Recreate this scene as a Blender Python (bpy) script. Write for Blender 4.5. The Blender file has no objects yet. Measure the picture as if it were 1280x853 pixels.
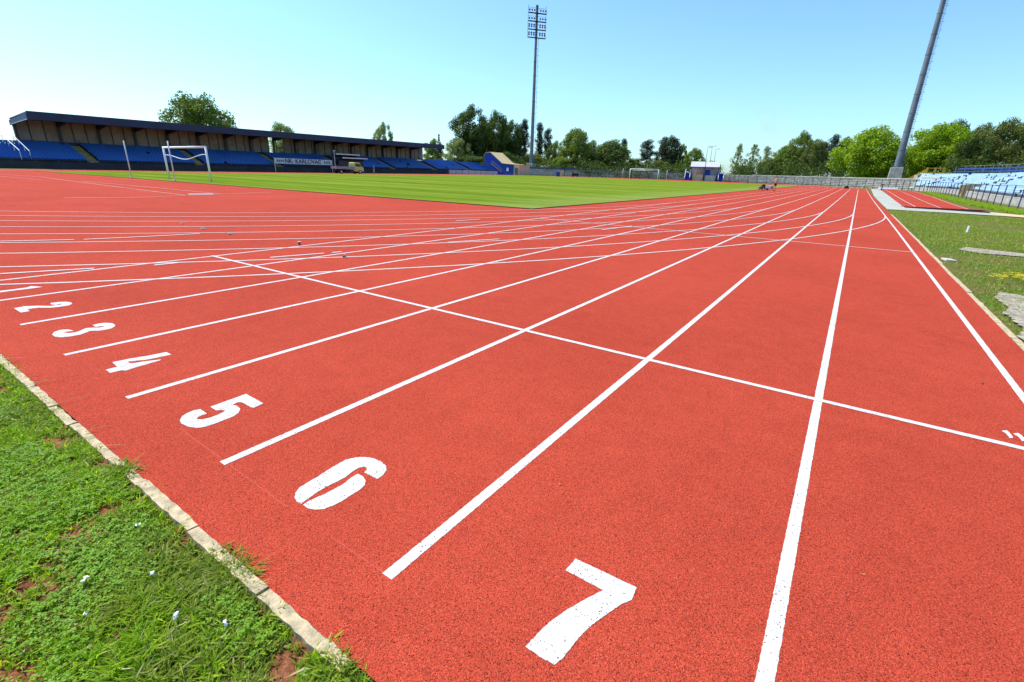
import bpy, math, random
import numpy as np
from mathutils import Vector, Matrix
R = math.radians
sc = bpy.context.scene
C = sc.collection
rng = np.random.default_rng(7)
random.seed(7)

# ------------------------------------------------------------------ camera numbers (solved from the lane grid)
CX0, CH, YAW, PITCH, ROLL, FPX = -1.301, 1.4296, 0.5944, 0.3379, 0.0294, 597.6668
cy, sy, cp, sp = math.cos(YAW), math.sin(YAW), math.cos(PITCH), math.sin(PITCH)
FWD = Vector((-sy*cp, cy*cp, -sp)); R0 = Vector((cy, sy, 0)); U0 = R0.cross(FWD)
RGT = math.cos(ROLL)*R0 + math.sin(ROLL)*U0
UPV = -math.sin(ROLL)*R0 + math.cos(ROLL)*U0
def ray(px, py):
    return FWD + RGT*((px-640)/FPX) + UPV*((426.5-py)/FPX)
def azel(px, py):
    d = ray(px, py)
    return math.atan2(d.x, d.y), math.atan2(d.z, math.hypot(d.x, d.y))
def at(px, py, dist):
    """world point seen in direction px,py at a horizontal distance"""
    a, e = azel(px, py)
    return Vector((CX0+dist*math.sin(a), dist*math.cos(a), CH+dist*math.tan(e)))

# ------------------------------------------------------------------ gentle lie of the land
def gz(x, y):
    x = np.asarray(x, float); y = np.asarray(y, float)
    h = 0.85*np.exp(-((x+75)**2/7200 + (y-150)**2/8450))
    h = h - 0.38*np.exp(-((x-16)**2/162 + (y-60)**2/1250))
    s = np.clip((np.hypot(x+1.3, y)-4)/18, 0, 1); s = s*s*(3-2*s)
    return h*s
def gzf(x, y): return float(gz(x, y))

# ------------------------------------------------------------------ helpers
def tag(o, label=None, cat=None, group=None, kind=None):
    if label: o['label'] = label
    if cat: o['category'] = cat
    if group: o['group'] = group
    if kind: o['kind'] = kind
    return o
def empty(name, loc, label, cat, rz=0, group=None):
    o = bpy.data.objects.new(name, None); C.objects.link(o)
    o.location = loc; o.rotation_euler.z = rz; o.empty_display_size = .3
    return tag(o, label, cat, group)
def mesh_np(name, V, F, mat, parent=None, smooth=False, mats=None, midx=None):
    """V (n,3); F (m,k) array of one face size, or list of tuples"""
    me = bpy.data.meshes.new(name)
    if isinstance(F, np.ndarray):
        V = np.asarray(V, np.float32); m, k = F.shape
        me.vertices.add(len(V)); me.vertices.foreach_set('co', V.ravel())
        me.loops.add(m*k); me.loops.foreach_set('vertex_index', F.astype(np.int32).ravel())
        me.polygons.add(m)
        me.polygons.foreach_set('loop_start', np.arange(0, m*k, k, dtype=np.int32))
        me.polygons.foreach_set('loop_total', np.full(m, k, dtype=np.int32))
        me.update(calc_edges=True)
    else:
        me.from_pydata([tuple(map(float, v)) for v in V], [], F); me.update()
    for mm in (mats or [mat]): me.materials.append(mm)
    if midx is not None: me.polygons.foreach_set('material_index', np.asarray(midx, np.int32))
    if smooth: me.polygons.foreach_set('use_smooth', np.ones(len(me.polygons), bool))
    o = bpy.data.objects.new(name, me); C.objects.link(o)
    if parent: o.parent = parent
    return o
class MB:
    def __init__(s): s.v = []; s.f = []
    def add(s, vs, fs):
        n = len(s.v); s.v += [tuple(v) for v in vs]; s.f += [tuple(i+n for i in f) for f in fs]; return s
    def box(s, x0, x1, y0, y1, z0, z1, M=None):
        vs = [Vector(p) for p in ((x0,y0,z0),(x1,y0,z0),(x1,y1,z0),(x0,y1,z0),(x0,y0,z1),(x1,y0,z1),(x1,y1,z1),(x0,y1,z1))]
        if M: vs = [M @ v for v in vs]
        return s.add(vs, [(0,3,2,1),(4,5,6,7),(0,1,5,4),(1,2,6,5),(2,3,7,6),(3,0,4,7)])
    def bar(s, a, b, w, h=None):
        """square bar from a to b"""
        h = h or w; a = Vector(a); b = Vector(b); d = (b-a).normalized()
        up = Vector((0,0,1)) if abs(d.z) < .95 else Vector((0,1,0))
        r = d.cross(up).normalized(); u = r.cross(d)
        vs = [p + r*(sx*w/2) + u*(sz*h/2) for p in (a, b) for sx, sz in ((-1,-1),(1,-1),(1,1),(-1,1))]
        return s.add(vs, [(0,1,2,3),(7,6,5,4),(0,4,5,1),(1,5,6,2),(2,6,7,3),(3,7,4,0)])
    def tube(s, pts, rad, n=10, cap=True):
        pts = [Vector(p) for p in pts]; rs = rad if isinstance(rad, (list, tuple)) else [rad]*len(pts)
        N = len(s.v); prev = None
        for i, p in enumerate(pts):
            d = (pts[min(i+1, len(pts)-1)]-pts[max(i-1, 0)]).normalized()
            if prev is None:
                a = Vector((1,0,0)) if abs(d.x) < .9 else Vector((0,1,0)); prev = (a-d*a.dot(d)).normalized()
            prev = (prev-d*prev.dot(d)).normalized(); b = d.cross(prev)
            for k in range(n):
                t = 2*math.pi*k/n; s.v.append(tuple(p+(prev*math.cos(t)+b*math.sin(t))*rs[i]))
        for i in range(len(pts)-1):
            for k in range(n):
                a = N+i*n+k; b2 = N+i*n+(k+1) % n
                s.f.append((a, b2, b2+n, a+n))
        if cap:
            s.f.append(tuple(N+k for k in reversed(range(n)))); s.f.append(tuple(N+(len(pts)-1)*n+k for k in range(n)))
        return s
    def prism(s, poly, a, b, axis):
        """2D polygon extruded a..b along axis ('x','y','z')"""
        def P(u, v, w): return {'x': (w, u, v), 'y': (u, w, v), 'z': (u, v, w)}[axis]
        n = len(poly)
        vs = [P(u, v, a) for u, v in poly]+[P(u, v, b) for u, v in poly]
        fs = [tuple(range(n)), tuple(range(2*n-1, n-1, -1))]+[(i, i+n, (i+1) % n+n, (i+1) % n) for i in range(n)]
        return s.add(vs, fs)
    def build(s, name, mat, parent=None, smooth=False, bevel=0):
        o = mesh_np(name, s.v, s.f, mat, parent, smooth)
        import bmesh
        bm = bmesh.new(); bm.from_mesh(o.data); bmesh.ops.recalc_face_normals(bm, faces=bm.faces); bm.to_mesh(o.data); bm.free()
        if bevel:
            m = o.modifiers.new('bevel', 'BEVEL'); m.width = bevel; m.segments = 2; m.limit_method = 'ANGLE'
        return o
def copy_tree(o, parent=None):
    c = o.copy(); C.objects.link(c); c.parent = parent
    for ch in list(KIDS.get(o.name, [])): copy_tree(ch, c)
    return c
KIDS = {}
def reg(root):
    for ch in root.children:
        KIDS.setdefault(root.name, []).append(ch); reg(ch)

# ------------------------------------------------------------------ materials
def mat(name, col=(.5,.5,.5), rough=.7, metal=0, spec=.3):
    m = bpy.data.materials.new(name); m.use_nodes = True
    b = m.node_tree.nodes['Principled BSDF']
    b.inputs['Base Color'].default_value = (*col, 1); b.inputs['Roughness'].default_value = rough
    b.inputs['Metallic'].default_value = metal; b.inputs['Specular IOR Level'].default_value = spec
    return m
class N:
    def __init__(s, m): s.t = m.node_tree; s.b = s.t.nodes['Principled BSDF']
    def new(s, ty, **k):
        n = s.t.nodes.new(ty)
        for a, v in k.items():
            if a.startswith('i_'): n.inputs[a[2:].replace('_', ' ')].default_value = v
            else: setattr(n, a, v)
        return n
    def link(s, a, b): s.t.links.new(a, b)
    def pos(s):
        return s.new('ShaderNodeNewGeometry').outputs['Position']
    def noise(s, scale, detail=3, rough=.55, vec=None, dist=0):
        n = s.new('ShaderNodeTexNoise'); n.inputs['Scale'].default_value = scale
        n.inputs['Detail'].default_value = detail; n.inputs['Roughness'].default_value = rough; n.inputs['Distortion'].default_value = dist
        s.link(vec or s.pos(), n.inputs['Vector']); return n
    def vor(s, scale, vec=None, feature='F1'):
        n = s.new('ShaderNodeTexVoronoi', feature=feature); n.inputs['Scale'].default_value = scale
        s.link(vec or s.pos(), n.inputs['Vector']); return n
    def ramp(s, fac, stops, interp='LINEAR'):
        n = s.new('ShaderNodeValToRGB'); r = n.color_ramp; r.interpolation = interp
        while len(r.elements) < len(stops): r.elements.new(.5)
        for e, (p, c) in zip(r.elements, stops):
            e.position = p; e.color = (*c, 1) if len(c) == 3 else c
        s.link(fac, n.inputs['Fac']); return n.outputs['Color']
    def mix(s, fac, a, b, blend='MIX'):
        n = s.new('ShaderNodeMix', data_type='RGBA', blend_type=blend)
        for sock, v in ((n.inputs[0], fac), (n.inputs[6], a), (n.inputs[7], b)):
            if hasattr(v, 'is_linked') or hasattr(v, 'links'): s.link(v, sock)
            elif isinstance(v, (int, float)): sock.default_value = v
            else: sock.default_value = (*v, 1)
        return n.outputs[2]
    def math(s, op, a, b=None, c=None):
        n = s.new('ShaderNodeMath', operation=op)
        for i, v in enumerate((a, b, c)):
            if v is None: continue
            if hasattr(v, 'links'): s.link(v, n.inputs[i])
            else: n.inputs[i].default_value = v
        return n.outputs[0]
    def bump(s, h, strength, dist):
        n = s.new('ShaderNodeBump'); n.inputs['Strength'].default_value = strength; n.inputs['Distance'].default_value = dist
        s.link(h, n.inputs['Height']); s.link(n.outputs[0], s.b.inputs['Normal'])
    def color(s, c): s.link(c, s.b.inputs['Base Color'])
def noisy(name, c1, c2, scale=4, rough=.8, detail=4, metal=0, bump=0, bscale=40, spec=.3):
    m = mat(name, c1, rough, metal, spec); n = N(m)
    n.color(n.ramp(n.noise(scale, detail).outputs[0], [(.35, c1), (.65, c2)]))
    if bump: n.bump(n.noise(bscale, 3).outputs[0], bump, .01)
    return m

def mat_track():
    m = mat('rubber_track', (.5,.07,.045), .95, 0, .06); n = N(m)
    v1 = n.vor(300); v2 = n.noise(420, 2, .6); big = n.noise(.35, 4, .6); mid = n.noise(5, 4, .65); g = n.noise(150, 2, .7)
    base = n.ramp(n.math('ADD', n.math('MULTIPLY', big.outputs[0], .6), n.math('MULTIPLY', mid.outputs[0], .4)),
                  [(.35, TR1), (.65, TR2)])
    # single granules: dark pits and pale chips
    cell = n.new('ShaderNodeSeparateColor'); n.link(v1.outputs['Color'], cell.inputs[0])
    pits = n.ramp(cell.outputs[0], [(0, (.22,.22,.22)), (.16, (.74,.74,.74)), (.55, (1.0,1.0,1.0)), (.85, (1.15,1.15,1.15)), (1, (1.45,1.7,1.8))])
    c = n.mix(1.0, base, pits, 'MULTIPLY')
    gg = n.ramp(g.outputs[0], [(.3, (.66,.66,.66)), (.5, (1,1,1)), (.72, (1.25,1.2,1.2))])
    c = n.mix(.8, c, gg, 'MULTIPLY')
    n.color(c)
    h = n.math('ADD', n.math('MULTIPLY', v1.outputs['Distance'], -1.2), n.math('MULTIPLY', g.outputs[0], 1.0))
    n.bump(h, .55, .004)
    return m
TR1 = (.385,.048,.025); TR2 = (.485,.064,.034)
def mat_paint():
    m = mat('white_line_paint', (.8,.8,.78), .8, 0, .1); n = N(m)
    g = n.noise(260, 3, .75); w = n.noise(3.0, 5, .7)
    f = n.math('ADD', g.outputs[0], n.math('MULTIPLY', w.outputs[0], .22))
    n.color(n.ramp(f, [(.34, (.30,.29,.28)), (.43, (.49,.475,.455)), (.60, (.575,.56,.535))]))
    pc = n.vor(300); ps = n.new('ShaderNodeSeparateColor'); n.link(pc.outputs['Color'], ps.inputs[0])
    n.color(n.mix(n.math('GREATER_THAN', n.math('ADD', ps.outputs[1], n.math('MULTIPLY', w.outputs[0], .25)), 1.085), n.b.inputs['Base Color'].links[0].from_socket, (.20,.19,.20)))
    # worn pinholes where the rubber shows through
    cell = n.vor(230); sep = n.new('ShaderNodeSeparateColor'); n.link(cell.outputs['Color'], sep.inputs[0])
    hole = n.math('GREATER_THAN', n.math('ADD', sep.outputs[0], n.math('MULTIPLY', w.outputs[0], .30)), 1.125)
    tr = n.new('ShaderNodeBsdfTransparent'); mx = n.new('ShaderNodeMixShader'); n.link(hole, mx.inputs[0])
    n.link(n.b.outputs[0], mx.inputs[1]); n.link(tr.outputs[0], mx.inputs[2]); n.link(mx.outputs[0], n.t.nodes['Material Output'].inputs['Surface'])
    n.bump(n.vor(300).outputs['Distance'], -.8, .004)
    return m
def mat_leaf(name, c1, c2, trans=.35):
    m = bpy.data.materials.new(name); m.use_nodes = True; t = m.node_tree; n = N(m)
    g = n.new('ShaderNodeNewGeometry')
    oi = n.new('ShaderNodeObjectInfo')
    col = n.ramp(g.outputs['Random Per Island'], [(0, c1), (1, c2)])
    col = n.mix(n.math('MULTIPLY', oi.outputs['Random'], .45), col, tuple(.75*a+.25*b for a, b in zip(c1, (c1[1], c1[1]*.9, c1[2]))))
    n.color(col); n.b.inputs['Roughness'].default_value = .55; n.b.inputs['Specular IOR Level'].default_value = .25
    tr = n.new('ShaderNodeBsdfTranslucent'); n.link(n.mix(1., col, (1.3,1.35,.6), 'MULTIPLY'), tr.inputs[0])
    mx = n.new('ShaderNodeMixShader'); mx.inputs[0].default_value = trans
    n.link(n.b.outputs[0], mx.inputs[1]); n.link(tr.outputs[0], mx.inputs[2])
    n.link(mx.outputs[0], t.nodes['Material Output'].inputs['Surface'])
    return m
def mat_pitch():
    m = mat('mown_grass', (.1,.2,.02), 1, 0, .0); n = N(m)
    p = n.pos(); sx = n.new('ShaderNodeSeparateXYZ'); n.link(p, sx.inputs[0])
    w = n.noise(.08, 2, .5)
    yy = n.math('ADD', sx.outputs[1], n.math('MULTIPLY', w.outputs[0], 2.5))
    st = n.math('SINE', n.math('MULTIPLY', yy, 2*math.pi/5.5))
    st2 = n.math('SINE', n.math('MULTIPLY', yy, 2*math.pi/13.7))
    st = n.math('ADD', n.math('MULTIPLY', st, .3), n.math('MULTIPLY', st2, .22))
    # streaky wear along the mowing direction
    mp = n.new('ShaderNodeMapping'); mp.inputs['Scale'].default_value = (.06, .9, 1); n.link(p, mp.inputs[0])
    sk = n.noise(1.0, 5, .7, vec=mp.outputs[0])
    f = n.math('ADD', n.math('MULTIPLY', st, .22), n.math('ADD', n.math('MULTIPLY', sk.outputs[0], .75), n.math('MULTIPLY', n.noise(.6, 5, .7).outputs[0], .25)))
    c = n.ramp(f, [(.30, (.085,.155,.012)), (.5, (.150,.215,.020)), (.70, (.24,.265,.045))])
    # pale dry rim by the kerb
    ex = n.math('SMOOTH_MIN', n.math('SUBTRACT', -12.0, sx.outputs[0]), n.math('SUBTRACT', sx.outputs[1], 17.0), .5)
    rim = n.ramp(n.math('MULTIPLY', n.math('SUBTRACT', n.math('SUBTRACT', -12.0, sx.outputs[0]), n.math('MULTIPLY', sk.outputs[0], 3)), .3), [(0, (1,1,1)), (1, (0,0,0))])
    c = n.mix(n.math('MULTIPLY', rim, .55), c, (.22,.27,.07))
    fine = n.noise(30, 4, .8)
    c = n.mix(.6, c, n.ramp(fine.outputs[0], [(.3, (.55,.6,.5)), (.7, (1.25,1.25,1.2))]), 'MULTIPLY')
    n.color(c); n.bump(n.noise(14, 4, .8).outputs[0], .5, .05)
    return m
def mat_soil():
    m = mat('lawn_soil', (.15,.1,.06), .95, 0, .1); n = N(m)
    a = n.noise(.9, 5, .65); b = n.noise(9, 5, .7); c = n.noise(70, 3, .7)
    col = n.ramp(a.outputs[0], [(.34, (.22,.12,.06)), (.48, (.15,.14,.035)), (.64, (.11,.16,.022))])
    col = n.mix(.7, col, n.ramp(b.outputs[0], [(.3, (.55,.5,.45)), (.7, (1.3,1.3,1.2))]), 'MULTIPLY')
    sx = n.new('ShaderNodeSeparateXYZ'); n.link(n.pos(), sx.inputs[0])   # bare red earth in the corner by the kerb
    near = n.math('MULTIPLY', n.math('LESS_THAN', sx.outputs[1], .75), n.math('GREATER_THAN', sx.outputs[0], -12.0))
    earth = n.ramp(n.noise(26, 5, .7).outputs[0], [(.3, (.13,.045,.022)), (.55, (.27,.095,.045)), (.75, (.38,.22,.12))])
    col = n.mix(near, col, earth)
    col = n.mix(.7, col, n.ramp(c.outputs[0], [(.3, (.5,.5,.5)), (.7, (1.4,1.4,1.4))]), 'MULTIPLY')
    n.color(col); n.bump(c.outputs[0], .7, .02)
    return m
def mat_gravel(name, c1, c2, sc_=60):
    m = mat(name, c1, .95, 0, .1); n = N(m)
    v = n.vor(sc_); b = n.noise(2.2, 5, .7)
    cell = n.new('ShaderNodeSeparateColor'); n.link(v.outputs['Color'], cell.inputs[0])
    col = n.ramp(cell.outputs[0], [(0, c1), (1, c2)])
    col = n.mix(.6, col, n.ramp(b.outputs[0], [(.3, (.6,.6,.55)), (.7, (1.15,1.15,1.1))]), 'MULTIPLY')
    n.color(col); n.bump(v.outputs['Distance'], -.8, .02)
    return m
M = {}
M.update(
    track=mat_track(), paint=mat_paint(), pitch=mat_pitch(), soil=mat_soil(),
    kerb=noisy('kerb_stone', (.62,.47,.28), (.32,.26,.16), 22, .85, 5, bump=.6, bscale=90),
    concrete=noisy('weathered_concrete', (.46,.44,.39), (.30,.29,.26), 1.2, .9, 6, bump=.4),
    coping=noisy('pale_coping', (.52,.49,.43), (.40,.38,.33), .8, .85, 5),
    stone=mat_gravel('rough_stone', (.26,.25,.23), (.52,.50,.45), 2.2),
    slab=noisy('apron_slab', (.46,.44,.36), (.33,.33,.28), .7, .9, 6),
    gravel=mat_gravel('fine_gravel', (.20,.165,.125), (.50,.43,.35), 34),
    sand=noisy('sand_edge', (.62,.48,.30), (.52,.38,.22), 3, .95, 4),
    whitemetal=mat('white_enamel', (.78,.78,.78), .45, 0, .5),
    dirtywhite=noisy('aged_white', (.70,.71,.72), (.55,.56,.58), 2, .55, 3),
    mast=noisy('galvanised_mast', (.20,.235,.27), (.15,.18,.21), .5, .6, 4, metal=.35),
    darksteel=mat('dark_steel', (.035,.045,.06), .5, .5, .5),
    navy=noisy('navy_sheet', (.015,.025,.07), (.022,.035,.09), .6, .5, 3),
    navylit=noisy('navy_lattice', (.04,.07,.16), (.06,.10,.2), 2, .6, 3),  # lighter blue of its own for lattice, top fence and print
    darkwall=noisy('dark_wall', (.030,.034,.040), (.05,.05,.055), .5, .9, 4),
    panel=noisy('brown_panel', (.32,.305,.26), (.23,.22,.19), .9, .8, 5),
    seatblue=noisy('blue_plastic', (.008,.085,.34), (.012,.11,.42), .25, .4, 3, spec=.5),
    seatpale=noisy('faded_blue_plastic', (.26,.42,.56), (.37,.50,.60), .35, .55, 4, spec=.4),
    seatdark=noisy('deep_blue_plastic', (.012,.04,.16), (.02,.06,.24), 1.2, .5, 3),
    yellow=noisy('yellow_paint', (.40,.30,.12), (.26,.19,.07), 1.5, .7, 4),
    yellowsteel=noisy('yellow_steel', (.50,.33,.03), (.38,.25,.04), 2, .6, 3),
    bluepaint=noisy('blue_paint', (.008,.045,.28), (.010,.055,.36), .8, .6, 3),
    bluesteel=noisy('blue_steel', (.03,.06,.16), (.045,.08,.20), 3, .5, 3),
    greysteel=noisy('grey_steel', (.10,.11,.12), (.16,.16,.17), 3, .55, 3, metal=.3),
    tanroof=noisy('tan_sheet', (.66,.50,.26), (.58,.43,.22), .8, .7, 4),
    bark=noisy('bark', (.06,.045,.03), (.12,.09,.06), 3, .95, 4),
    truck=noisy('pale_yellow_enamel', (.50,.52,.14), (.42,.45,.13), 2, .4, 3, spec=.5),
    truckbed=noisy('grey_boards', (.30,.32,.33), (.22,.23,.25), 2, .7, 3),
    glass=mat('dark_glass', (.02,.03,.04), .08, 0, .8),
    rubber=mat('black_rubber', (.015,.015,.015), .8, 0, .3),
    skin=noisy('tanned_skin', (.50,.24,.15), (.45,.20,.12), 6, .6, 2),
    hair=mat('dark_hair', (.02,.014,.01), .7), black=mat('black_cloth', (.012,.012,.014), .9),
    bluecloth=mat('blue_cloth', (.03,.08,.30), .9), greycloth=mat('grey_cloth', (.25,.27,.30), .9), redcloth=mat('red_cloth', (.55,.10,.07), .9),
    corr=noisy('pale_corrugated', (.55,.55,.60), (.42,.42,.48), 1.5, .6, 3),
    orange=noisy('orange_board', (.55,.24,.06), (.5,.3,.1), 3, .8), tan=noisy('tan_board', (.58,.47,.30), (.48,.38,.25), 1, .85, 4),
    lamp=mat('lamp_housing', (.12,.14,.17), .4, .6), lampglass=mat('lamp_glass', (.45,.5,.55), .1, 0, .8),
    petal=mat('white_petal', (.82,.80,.80), .7), flower=mat('yellow_petal', (.75,.55,.02), .7),
    leafdark=mat_leaf('leaf_dark', (.04,.080,.014), (.15,.21,.04)),
    leafmid=mat_leaf('leaf_mid', (.07,.13,.014), (.28,.36,.05)),
    leafbright=mat_leaf('leaf_bright', (.12,.25,.006), (.36,.46,.02), .45),
    leafpale=mat_leaf('leaf_pale', (.14,.20,.06), (.40,.45,.18)),
    leafolive=mat_leaf('leaf_olive', (.08,.11,.022), (.24,.28,.06)),
    needle=mat_leaf('needle', (.020,.040,.014), (.06,.085,.03), .15),
    blade=mat_leaf('grass_blade', (.11,.27,.003), (.58,.74,.03), .5),
    blade2=mat_leaf('grass_blade_dry', (.15,.23,.015), (.38,.44,.06), .45),
    clover=mat_leaf('clover_leaf', (.10,.27,.004), (.34,.58,.02), .4),
    blade3=mat_leaf('verge_blade', (.10,.19,.012), (.30,.40,.05), .4),
    straw=mat_leaf('straw_blade', (.45,.38,.18), (.68,.60,.34), .3),
)
GLYPH= {'7': [(-1.911, 1.396), (-1.663, 1.404), (-1.658, 1.339), (-1.679, 1.307), (-1.702, 1.245), (-1.727, 1.175), (-1.742, 1.116), (-1.748, 1.054), (-1.754, 1.001), (-1.762, 0.971), (-1.806, 0.966), (-1.869, 0.967), (-1.862, 1.028), (-1.849, 1.098), (-1.821, 1.182), (-1.791, 1.252), (-1.76, 1.32), (-1.915, 1.32)], '6a': [(-3.136, 1.367), (-3.089, 1.386), (-3.034, 1.389), (-2.986, 1.378), (-2.953, 1.352), (-2.939, 1.318), (-2.937, 1.278), (-3.028, 1.276), (-3.036, 1.3), (-3.053, 1.311), (-3.07, 1.305), (-3.083, 1.285), (-3.082, 1.25), (-3.07, 1.196), (-3.074, 1.146), (-3.079, 1.087), (-3.077, 1.041), (-3.069, 0.992), (-3.063, 0.953), (-3.092, 0.95), (-3.127, 0.961), (-3.154, 0.983), (-3.174, 1.017), (-3.178, 1.064), (-3.181, 1.117), (-3.189, 1.175), (-3.193, 1.233), (-3.194, 1.291), (-3.173, 1.333)], '6b': [(-3.049, 0.953), (-3.052, 0.98), (-3.047, 1.021), (-3.037, 1.058), (-3.035, 1.107), (-3.033, 1.158), (-3.045, 1.21), (-3.044, 1.249), (-3.01, 1.25), (-2.971, 1.237), (-2.945, 1.211), (-2.935, 1.173), (-2.935, 1.125), (-2.933, 1.072), (-2.94, 1.027), (-2.95, 0.992), (-2.976, 0.967), (-3.01, 0.953)], '5': [(-4.349, 1.383), (-4.13, 1.38), (-4.12, 1.312), (-4.144, 1.304), (-4.248, 1.306), (-4.271, 1.291), (-4.261, 1.254), (-4.218, 1.263), (-4.169, 1.253), (-4.128, 1.223), (-4.107, 1.179), (-4.105, 1.129), (-4.103, 1.081), (-4.106, 1.031), (-4.127, 0.99), (-4.183, 0.965), (-4.253, 0.959), (-4.297, 0.968), (-4.342, 0.998), (-4.362, 1.035), (-4.37, 1.075), (-4.355, 1.106), (-4.264, 1.103), (-4.268, 1.078), (-4.257, 1.044), (-4.235, 1.037), (-4.21, 1.052), (-4.197, 1.088), (-4.2, 1.137), (-4.21, 1.175), (-4.224, 1.187), (-4.248, 1.177), (-4.261, 1.155), (-4.341, 1.157), (-4.344, 1.223), (-4.345, 1.298)], '4': [(-5.579, 1.398), (-5.491, 1.397), (-5.499, 1.345), (-5.505, 1.278), (-5.52, 1.224), (-5.548, 1.189), (-5.575, 1.137), (-5.528, 1.134), (-5.506, 1.157), (-5.49, 1.204), (-5.438, 1.308), (-5.423, 1.298), (-5.416, 1.231), (-5.406, 1.136), (-5.39, 1.063), (-5.419, 1.051), (-5.425, 0.982), (-5.515, 0.983), (-5.519, 1.055), (-5.649, 1.064), (-5.635, 1.165), (-5.598, 1.279)], '3': [(-6.649, 1.397), (-6.701, 1.413), (-6.774, 1.413), (-6.832, 1.378), (-6.85, 1.33), (-6.832, 1.285), (-6.746, 1.282), (-6.742, 1.328), (-6.712, 1.341), (-6.696, 1.3), (-6.754, 1.244), (-6.77, 1.22), (-6.717, 1.163), (-6.699, 1.13), (-6.703, 1.091), (-6.758, 1.064), (-6.778, 1.076), (-6.755, 1.132), (-6.844, 1.113), (-6.875, 1.066), (-6.837, 1.017), (-6.766, 0.986), (-6.682, 0.986), (-6.617, 1.016), (-6.596, 1.063), (-6.592, 1.129), (-6.629, 1.188), (-6.653, 1.216), (-6.602, 1.265), (-6.59, 1.312), (-6.601, 1.359)], '2': [(-8.049, 1.002), (-8.073, 1.081), (-8.002, 1.172), (-7.902, 1.242), (-7.885, 1.308), (-7.921, 1.345), (-7.94, 1.33), (-7.906, 1.29), (-7.976, 1.267), (-8.043, 1.279), (-8.03, 1.344), (-7.993, 1.392), (-7.913, 1.417), (-7.851, 1.406), (-7.798, 1.366), (-7.798, 1.295), (-7.823, 1.223), (-7.908, 1.151), (-7.919, 1.082), (-7.899, 1.07), (-7.814, 1.07), (-7.809, 1.004)], '1': [(-9.003, 0.874), (-9.075, 1.089), (-9.066, 1.194), (-9.077, 1.319), (-9.132, 1.361), (-8.986, 1.435), (-8.983, 1.321), (-8.99, 1.196), (-8.985, 1.072), (-8.927, 0.869)], '11a': [(-0.25, 3.913), (-0.22, 3.94), (-0.213, 3.907), (-0.209, 3.84), (-0.229, 3.816), (-0.235, 3.882)], '11b': [(-0.201, 3.905), (-0.17, 3.937), (-0.158, 3.907), (-0.156, 3.838), (-0.176, 3.816), (-0.181, 3.878)]}
MARK= {'break': [(-0.059, 13.789), (-1.202, 13.776), (-2.197, 13.894), (-2.89, 13.732), (-3.942, 13.747), (-4.763, 14.136), (-5.629, 14.023), (-6.587, 14.016), (-7.445, 14.216), (-8.492, 14.093), (-9.769, 13.976)], 'jav1': [(-62.283, 10.822), (-54.745, 11.792), (-47.134, 11.24), (-33.6, 10.478), (-26.117, 10.153)], 'jav2': [(-44.735, 11.64), (-37.779, 11.87), (-26.838, 11.979)], 'jav3': [(-26.185, 5.96), (-25.31, 7.715), (-25.94, 10.078), (-26.51, 11.822), (-27.422, 14.87)], 'jav4': [(-56.258, 9.72), (-47.875, 10.235)], 'jav5': [(-50.799, 15.665), (-46.629, 16.275)], 's1': [(-13.726, 1.94), (-13.191, 2.836)], 's2': [(-13.12, 2.958), (-12.856, 3.833), (-12.635, 4.776)], 's3': [(-10.233, 1.301), (-9.853, 2.171)], 's4': [(-9.549, 2.787), (-9.522, 3.081)], 's5': [(-9.006, 4.24), (-8.767, 5.079)], 's6': [(-8.722, 5.209), (-8.693, 5.388)], 's7': [(-6.822, 12.383), (-6.587, 14.016)], 's8': [(-8.164, 7.64), (-7.71, 8.848)], 's9': [(-10.932, 11.089), (-10.784, 12.053)]}
# ================================================================== GROUND AND TRACK
CXC = -9.76-36.5; YT = 29.2; YF = YT+84.39          # bend centres
def S(o, kind='structure'): o['kind'] = kind; return o
def axis(lo, hi, step, extra=()):
    a = set(np.round(np.arange(lo, hi+1e-6, step), 4)) | set(extra); return sorted(a)
FX0, FX1, FY0, FY1 = -144, 60, -40, 240
PIT = (1.5, 5.45, 41.0, 42.6)
xs = [-4000,-2200,-1200,-600,-300,-200]+axis(FX0, FX1, 4, (PIT[0], PIT[1]))+[100,200,400,900,2000,4000]
ys = [-3000,-1000,-300,-100]+axis(FY0, FY1, 4, (PIT[2], PIT[3]))+[320,500,1000,2200,5000]
def grid(xs, ys, dz, name, m, parent=None, skip=None):
    X, Y = np.meshgrid(xs, ys, indexing='ij'); Z = gz(X, Y)+dz
    V = np.stack([X, Y, Z], -1).reshape(-1, 3); ny = len(ys); F = []
    for i in range(len(xs)-1):
        for j in range(ny-1):
            if skip and skip(.5*(xs[i]+xs[i+1]), .5*(ys[j]+ys[j+1])): continue
            F.append((i*ny+j, (i+1)*ny+j, (i+1)*ny+j+1, i*ny+j+1))
    return mesh_np(name, V, np.array(F), m, parent)
inpit = lambda x, y: PIT[0] < x < PIT[1] and PIT[2] < y < PIT[3]
ground = S(grid(xs, ys, -.03, 'ground', M['soil'], skip=inpit))
# the red surface: straight strip + both bend areas, as columns between two curves
cols = [.28, -1, -3, -5, -7, -9.9]+list(np.arange(-12, -92, -2.0))+[-93.0]
V = []; F = []; NY = 70
for x in cols:
    rr = 47.0; dx = x-CXC
    half = math.sqrt(max(rr*rr-dx*dx, 0))
    y0 = .617 if x > -9.95 else max(YT-half, -20) if x > -93 else YT
    if x > -9.95: y0 = .617
    y1 = YF+half
    t = np.linspace(0, 1, NY+1)
    for y in y0+(y1-y0)*t: V.append((x, y, gzf(x, y)))
for i in range(len(cols)-1):
    for j in range(NY):
        a = i*(NY+1)+j; F.append((a, a+1, a+NY+2, a+NY+1))
track = S(mesh_np('running_track', V, np.array(F), M['track']))
tag(track, 'red rubber athletics track with white lane lines and numbers', None)

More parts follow.
